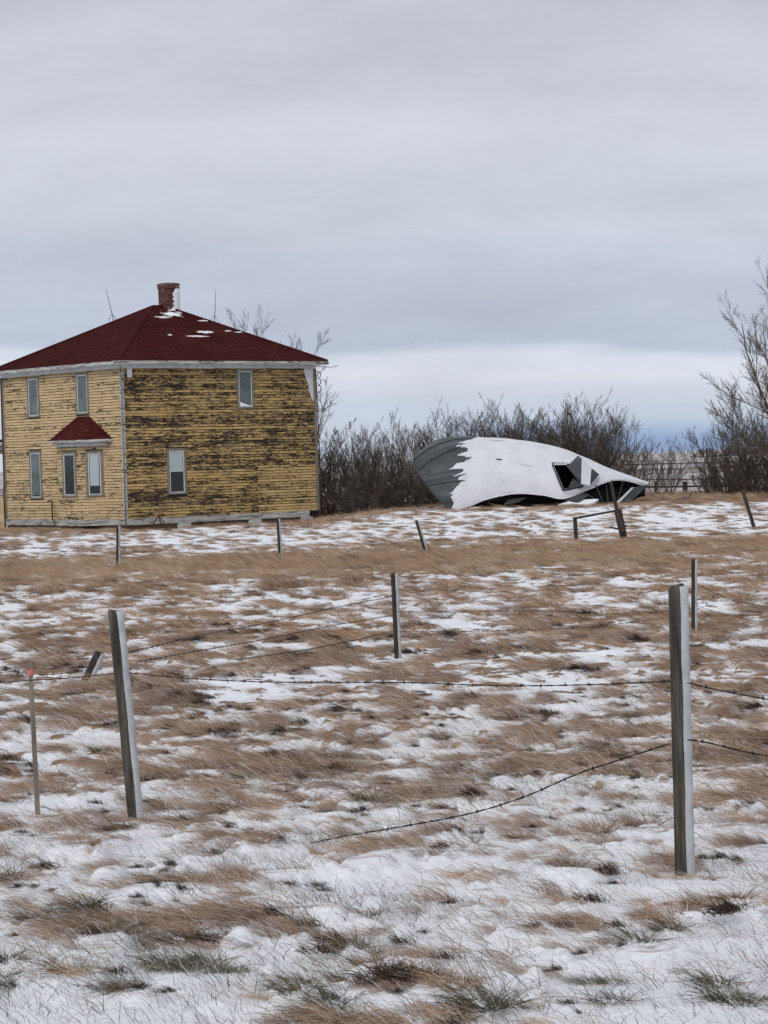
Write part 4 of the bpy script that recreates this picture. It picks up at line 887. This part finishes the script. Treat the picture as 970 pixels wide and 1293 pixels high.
def tree(name, loc, stems, label, seed, m='bark', sides=(6, 9), maxl=3, spread=.62, up=.2, wig=.11, twig_r=.02):
    rs = random.Random(seed); a, b = MB(), MB(); root = empty(name, loc, 0, label, 'tree')
    t = MB(); t.tube([(0, 0, -.2), (.03, 0, .5), (.0, .03, 1.1)], [.26, .20, .17], 9)
    for (d, L, r, z) in stems: grow(a, b, Vector((0, 0, z)), Vector(d).normalized(), L, r, rs, 0, maxl, up, wig, sides, spread, .48, .45, twig_r)
    t.build('trunk', M[m], root, True); a.build('branches', M[m], root); b.build('twigs', M[m], root); return root
bx, by = (1024 - 485) / FPX * 99, 99
tree('bare_tree', (bx, by, gz1(bx, by)), [((-.10, .1, 1), 8.4, .13, .9), ((-.32, -.2, 1), 8.0, .11, .8), ((-.55, .2, 1), 7.2, .09, .8), ((-.8, -.2, .9), 6.2, .08, .6), ((-1.1, .15, .75), 5.4, .07, .5), ((-1.4, -.1, .5), 4.6, .055, .4), ((.5, .2, 1), 7.5, .12, .9), ((1, -.3, .8), 5.5, .09, .7), ((.1, -.8, 1), 6, .1, .8), ((-.35, .6, 1), 7.6, .09, 1.0)],
     'big bare many-stemmed tree reaching in at the right edge', 14, spread=.7, sides=(8, 11), twig_r=.016)
bx, by = (348 - 485) / FPX * 114, 114
tree('bare_tree', (bx, by, gz1(bx, by)), [((-.42, 0, 1), 7.2, .07, 1), ((-.2, .2, 1), 7.2, .07, 1), ((.02, 0, 1), 7.0, .07, 1), ((.22, 0, 1), 7.2, .07, 1), ((.1, .6, 1), 7, .07, 1)], 'bare tree whose top branches show above the roof', 22, 'greybark', maxl=3, twig_r=.03)
bx, by = (398 - 485) / FPX * 108, 108
tree('bare_tree', (bx, by, gz1(bx, by)), [((.35, -.1, 1), 4.6, .07, 1), ((-.2, 0, 1), 4.6, .07, 1), ((.1, .4, 1), 4.6, .07, 1), ((.75, 0, .75), 2.8, .05, 1.4)], 'slender bare tree emerging from behind the right edge of the house', 33, 'greybark', maxl=3, twig_r=.03)

# ------------------------------------------------------------------ fence posts
def fence_post(px0, py0, px1, py1, w, label, style='round', m='post', cat='fence post', snow=True, group='fence posts', name='fence_post', D=None, dD=0, seed=1):
    """foot at (px1,py1), head at (px0,py0)"""
    b = foot(px1, py1) if D is None else P(px1, py1, D); t = P(px0, py0, b.y + dD); ax = (t - b); Ln = ax.length; zz = ax.normalized()
    root = empty(name, b, 0, label, cat, group); rs = random.Random(seed)
    xx = (Vector((1, 0, 0)) - zz * zz.x).normalized(); yy = zz.cross(xx)
    n = 12 if style == 'round' else 4; m_ = MB(); rings = 9; v = []
    for i in range(rings):
        f = i / (rings - 1) if i < rings - 2 else (.992 if i == rings - 2 else 1.0); k = 1 + rs.uniform(-.03, .03) - .06 * f
        for j in range(n):
            a = 2 * math.pi * j / n + (math.pi / 4 + .25 if n == 4 else 0); r = w / 2 * k * (1.12 if n == 4 else 1) * (1 + .07 * math.sin(3 * a + seed) + .03 * math.sin(7 * a + 2 * f)) * (.86 if i == rings - 1 else 1)
            v.append(zz * (f * (Ln + .25) - .25 + (.010 * math.sin(a + seed) if i == rings - 1 else (-.012 if i == rings - 2 else 0))) + xx * math.cos(a) * r + yy * math.sin(a) * r)
    f_ = [(i * n + j, i * n + (j + 1) % n, (i + 1) * n + (j + 1) % n, (i + 1) * n + j) for i in range(rings - 1) for j in range(n)] + [tuple((rings - 1) * n + j for j in range(n)), tuple(range(n))[::-1]]
    m_.add(v, f_).build('shaft', M[m], root, n > 4 and False)
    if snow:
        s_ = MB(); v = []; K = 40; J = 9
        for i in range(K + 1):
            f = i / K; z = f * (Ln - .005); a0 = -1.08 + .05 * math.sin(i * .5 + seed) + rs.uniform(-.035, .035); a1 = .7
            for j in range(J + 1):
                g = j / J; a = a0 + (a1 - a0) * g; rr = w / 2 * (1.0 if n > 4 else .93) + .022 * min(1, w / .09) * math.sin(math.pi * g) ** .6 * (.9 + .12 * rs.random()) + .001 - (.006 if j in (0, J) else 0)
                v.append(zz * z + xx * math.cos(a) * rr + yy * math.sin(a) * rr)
        s_.add(v, [(i * (J + 1) + j, i * (J + 1) + j + 1, (i + 1) * (J + 1) + j + 1, (i + 1) * (J + 1) + j) for i in range(K) for j in range(J)] + [tuple(K * (J + 1) + j for j in range(J + 1))]).build('snow_strip', M['rime_shade'], root, True)  # packed snow, greyed in its colour for the post's shaded side
    return root, b, t
fence_post(853, 739, 862, 1108, .078, 'thick grey post at right in front, a strip of snow down its right side', seed=2)
fence_post(144, 771, 170, 1034, .080, 'thick leaning post at left in front, snow packed down its right side', seed=4)
r_, sb, st = fence_post(38, 834, 48, 1030, .038, 'thin brown square stake with a red band near its top', 'square', 'stake', 'stake', False, None, 'wooden_stake', seed=5)
ax = (st - sb).normalized(); L_ = (st - sb).length
q = ax * (L_ * .925); MB().tube([q - ax * .022, q + ax * .016], .0225, 8).build('red_band', M['red'], r_)
fence_post(497, 724, 502, 833, .085, 'middle distance post with dark left side standing centre of the field', m='darkpost', seed=6)
fence_post(876, 706, 876, 798, .082, 'dark post just behind the thick right hand post', m='darkpost', seed=7)
fence_post(126, 823, 108, 860, .14, 'short broken post stub lying over beside the left front post', 'square', 'darkpost', seed=8)
fence_post(149, 664, 149, 716, .10, 'far upright post in front of the near corner of the house', m='darkpost', seed=9)
fence_post(351, 655, 354, 705, .10, 'far post in front of the right hand house wall', m='darkpost', seed=10)
fence_post(526, 657, 538, 699, .10, 'far post leaning left, between house and wreck', m='darkpost', seed=11)
fence_post(938, 619, 953, 668, .12, 'dark bare post leaning left near the right edge', 'square', 'darkpost', snow=False, seed=12)
# gate frame in front of the wreck
g0, g1 = foot(728, 681), foot(790, 682); gr = empty('gate_frame', g0, 0, 'dark broken wooden gate frame in front of the wreck', 'gate frame')
t0, t1 = P(726, 653, g0.y), P(780, 643, g1.y)
MB().tube([Vector((0, 0, -.2)), t0 - g0], .065, 6).build('post', M['darkpost'], gr); MB().tube([g1 - g0 + Vector((0, 0, -.2)), P(780, 643, g1.y) - g0], [.11, .12], 6).build('post', M['darkpost'], gr, label='thicker right post of the gate frame')
MB().tube([t0 - g0 + Vector((0, 0, -.04)), P(778, 645, g1.y) - g0], .035, 5).build('rail', M['darkpost'], gr); s_ = MB().tube([t0 - g0 + Vector((0, 0, .015)), P(776, 644.5, g1.y) - g0 + Vector((0, 0, .03))], .014, 5).build('snow_ridge', M['snow'], gr)
MB().tube([P(733, 660, g0.y) - g0, P(748, 676, g0.y) - g0], .008, 4).build('loose_wire', M['wire'], gr)
MB().tube([P(770, 665, g1.y - .2) - g0, P(778, 668, g1.y - .2) - g0, P(792, 664, g1.y - .1) - g0], .03, 5).build('cross_piece', M['darkpost'], gr)
b0 = P(787, 672, g1.y - .25); pk = MB().tube([P(771, 608, g1.y + .1) - b0, P(778, 640, g1.y) - b0, Vector((0, 0, 0))], [.05, .06, .07], 5)
tag(pk.build('leaning_pole', M['darkpost']), 'dark thin pole leaning against the right post of the gate frame', 'pole').location = b0

# rail fence behind the bushes
def rail_fence():
    D = 108.0; root = empty('rail_fence', P(865, 622, D), 0, 'low dark pole fence crossing behind the small bushes at right', 'fence'); L0 = Vector(root.location)
    for px in (790, 828, 865, 902, 940):
        base = P(px, 622, D); base.z = gz1(base.x, D); MB().tube([base - L0 + Vector((0, 0, -.2)), P(px, 608, D) - L0], .12 if px == 865 else .07, 7).build('post', M['darkpost'], root)
    for y0, y1, r in ((614.5, 613, .05), (605.5, 603.5, .028)):
        MB().tube([P(776, y0 + 1, D + .1) - L0, P(865, (y0 + y1) / 2 + .6, D + .1) - L0, P(960, y1, D + .1) - L0], r, 5).build('rail', M['darkpost'], root)
rail_fence()
for (px0, px1, py, D, r, lab) in ((770, 930, 585, 210, .05, 'farther thin rail fence crossing the snowy field'),):
    root = empty('rail_fence', P(850, py + 4, D), 0, lab, 'fence'); L0 = Vector(root.location)
    for k, px in enumerate(range(px0, px1, 30)):
        b = P(px, py + 9, D); b.z = gz1(b.x, D); MB().tube([b - L0, P(px, py - 1 - .03 * (px - 850), D) - L0], .045, 5).build('post', M['darkpost'], root)
    MB().tube([P(px0, py + 2.5, D) - L0, P(px1, py - 2.3, D) - L0], .045, 4).build('rail', M['darkpost'], root)

# logs, brush and the stem litter in front of bushes
lg = foot(655, 640); 
def log(px, py, D, L, r, ang, label):
    p = P(px, py, D); p.z = gz1(p.x, D) + r * .8; a = Vector((math.cos(ang), .3 * math.sin(ang), .05)) * L
    b = MB(); b.tube([Vector(-a / 2), Vector((.0, 0, .04)), Vector(a / 2)], [r, r * .9, r * .6], 7); b.tube([Vector((.1, 0, .03)), Vector((.25, -.05, .35))], [r * .5, r * .2], 5)
    o = b.build('fallen_branch', M['bark']); o.location = p; tag(o, label, 'branch')
log(885, 613, 102.5, 3.2, .06, .2, 'long fallen branch under the broad bush at right'); log(655 + 212, 627, 97, .7, .09, .1, 'short dark chunk of wood lying in the snow right of the wreck')

# ------------------------------------------------------------------ barbed wire
def wire(pts, D0, D1, label, r=.0032, barb=.15, group='barbed wire strands', seed=1, sizes=.018):
    r *= .62 if D0 > 20 else 1
    """pts: picture points the strand passes; the strand runs straight in plan from D0 to D1"""
    rs = random.Random(seed); pts = [Vector((a, b)) for a, b in pts]; dense = []
    for i in range(len(pts) - 1):
        p0, p1, p2, p3 = pts[max(i - 1, 0)], pts[i], pts[i + 1], pts[min(i + 2, len(pts) - 1)]; n = max(4, int((p2 - p1).length / 12))
        for k in range(n): t = k / n; dense.append(.5 * ((2 * p1) + (p2 - p0) * t + (2 * p0 - 5 * p1 + 4 * p2 - p3) * t * t + (3 * p1 - p0 - 3 * p2 + p3) * t ** 3))
    dense.append(pts[-1]); x0, x1 = pts[0].x, pts[-1].x
    w3 = []
    for p in dense:
        f = (p.x - x0) / (x1 - x0); D = 1 / ((1 - f) / D0 + f / D1); w3.append(P(p.x, p.y, D))
    o0 = w3[0].copy(); w3 = [p - o0 for p in w3]; b = MB()
    # two twisted strands
    fine = []; 
    for i in range(len(w3) - 1):
        n = max(1, int((w3[i + 1] - w3[i]).length / .03))
        for k in range(n): fine.append(w3[i].lerp(w3[i + 1], k / n))
    fine.append(w3[-1])
    for ph in (0, math.pi): b.tube([p + Vector((0, math.cos(i * 1.1 + ph), math.sin(i * 1.1 + ph))) * r * .6 for i, p in enumerate(fine)], r * .62, 4)
    root = empty('barbed_wire', o0, 0, label, 'barbed wire', group); b.build('strand', M['wire'], root)
    if barb:
        bb = MB(); acc = 0
        for i in range(len(fine) - 1):
            acc += (fine[i + 1] - fine[i]).length
            if acc > barb:
                acc = rs.uniform(-.02, .02); c = fine[i]
                for _ in range(4):
                    d = Vector((rs.gauss(0, .5), rs.gauss(0, .6), rs.gauss(0, 1))).normalized() * sizes; bb.tube([c - d * .2, c + d], [r * .6, r * .25], 3)
                bb.tube([c - Vector((.006, 0, 0)), c + Vector((.006, 0, 0))], r * 1.7, 5)
        bb.build('barbs', M['wire'], root)['kind'] = 'stuff'
    return root
wire([(-60, 864), (0, 862), (38, 859), (90, 856), (146, 850)], 14.6, 15.0, 'strand from the left edge past the red-banded stake to the left front post', r=.0028)
wire([(158, 849), (230, 856), (330, 861), (430, 861.5), (520, 862), (640, 866), (760, 864), (846, 860)], 14.95, 10.9, 'sagging strand between the two thick front posts', r=.0031)
wire([(868, 862), (910, 872), (970, 883), (1030, 892)], 10.9, 10.2, 'upper strand leaving the thick right post to the right edge')
wire([(868, 934), (895, 938), (935, 948), (970, 955), (1040, 968)], 10.9, 10.1, 'lower strand leaving the thick right post to the right edge', r=.0036)
wire([(846, 939), (790, 957), (730, 977), (660, 1007), (590, 1028), (500, 1045), (430, 1057), (372, 1069)], 10.95, 12.9, 'loose strand dropping from the right post down to the grass', r=.0036)
wire([(496, 753), (420, 768), (330, 788), (260, 801), (170, 822)], 33, 20, 'top strand from the middle post down towards the left front post', r=.006)
wire([(496, 777), (420, 790), (330, 808), (250, 822), (172, 836)], 33, 20, 'second strand from the middle post down towards the left front post', r=.006)
wire([(498, 797), (430, 812), (370, 823), (300, 833)], 33, 22, 'third strand from the middle post fading into the grass', r=.006)
wire([(502, 772), (580, 773), (680, 771), (780, 775), (872, 770)], 33, 38, 'upper strand between the middle post and the dark post', r=.006, sizes=.03)
wire([(503, 797), (600, 797), (700, 794), (780, 788), (873, 776)], 33, 38, 'lower strand between the middle post and the dark post', r=.006, sizes=.03)
wire([(880, 738), (925, 758), (970, 766), (1020, 772)], 38.5, 40, 'upper strand running right from the dark post', r=.006, sizes=.03)
wire([(880, 765), (930, 780), (975, 786), (1020, 790)], 38.5, 40, 'lower strand running right from the dark post', r=.006, sizes=.03)
wire([(0, 860 - 14), (60, 852), (115, 845)], 21, 19, 'faint strand behind the stake ending at the broken stub', r=.005)
wire([(792, 672), (840, 668), (890, 664), (948, 655)], 62, 64, 'far strand from the gate frame to the leaning post', r=.009, barb=0)
wire([(-20, 694), (60, 692), (149, 690), (250, 687), (353, 684), (440, 686), (536, 690)], 66, 67, 'faint far strand along the posts below the house', r=.006, barb=0)

# ------------------------------------------------------------------ far distance
def far_band(name, px0, px1, ytop, D, m, label, kind, seed, base=3.2, step=2.0):
    rs = random.Random(seed); b = MB(); x0, x1 = (px0 - 485) / FPX * D, (px1 - 485) / FPX * D; x = x0; z0 = float(gbase(np.array([x0]), np.array([D]))[0])
    while x < x1:
        f = (x - x0) / (x1 - x0); env = min(1, f * 6, (1 - f) * 8) ; h = base * env * rs.uniform(.7, 1.15)
        for k in range(5):
            a = rs.uniform(-.5, .5); xx = x + rs.uniform(0, step); yy = D + rs.uniform(-6, 6); top = Vector((xx + a * h * .4, yy, z0 + h * rs.uniform(.6, 1.05))); b.tube([Vector((xx, yy, z0 - .5)), Vector((xx + a * .2 * h, yy, z0 + h * .5)), top], [step * .18, step * .13, step * .03], 4)
        x += step
    o = b.build(name, m); return tag(o, label, None if kind else 'trees', None, kind)
def horizon_band():
    # bare shelterbelt far off to the right, and a lower darker line left of it
    o = far_band('distant_wood', 908, 1040, 545, 900, M['farwood'], 'far-off bare shelterbelt on the horizon at right', 'stuff', 3, 7.0, 1.1); o['category'] = 'trees'
    o = far_band('distant_hedgerow', 872, 912, 565, 800, M['darkpost'], 'low dark hedge line on the horizon left of the shelterbelt', 'stuff', 5, 2.9, 1.0); o['category'] = 'hedge'
horizon_band()
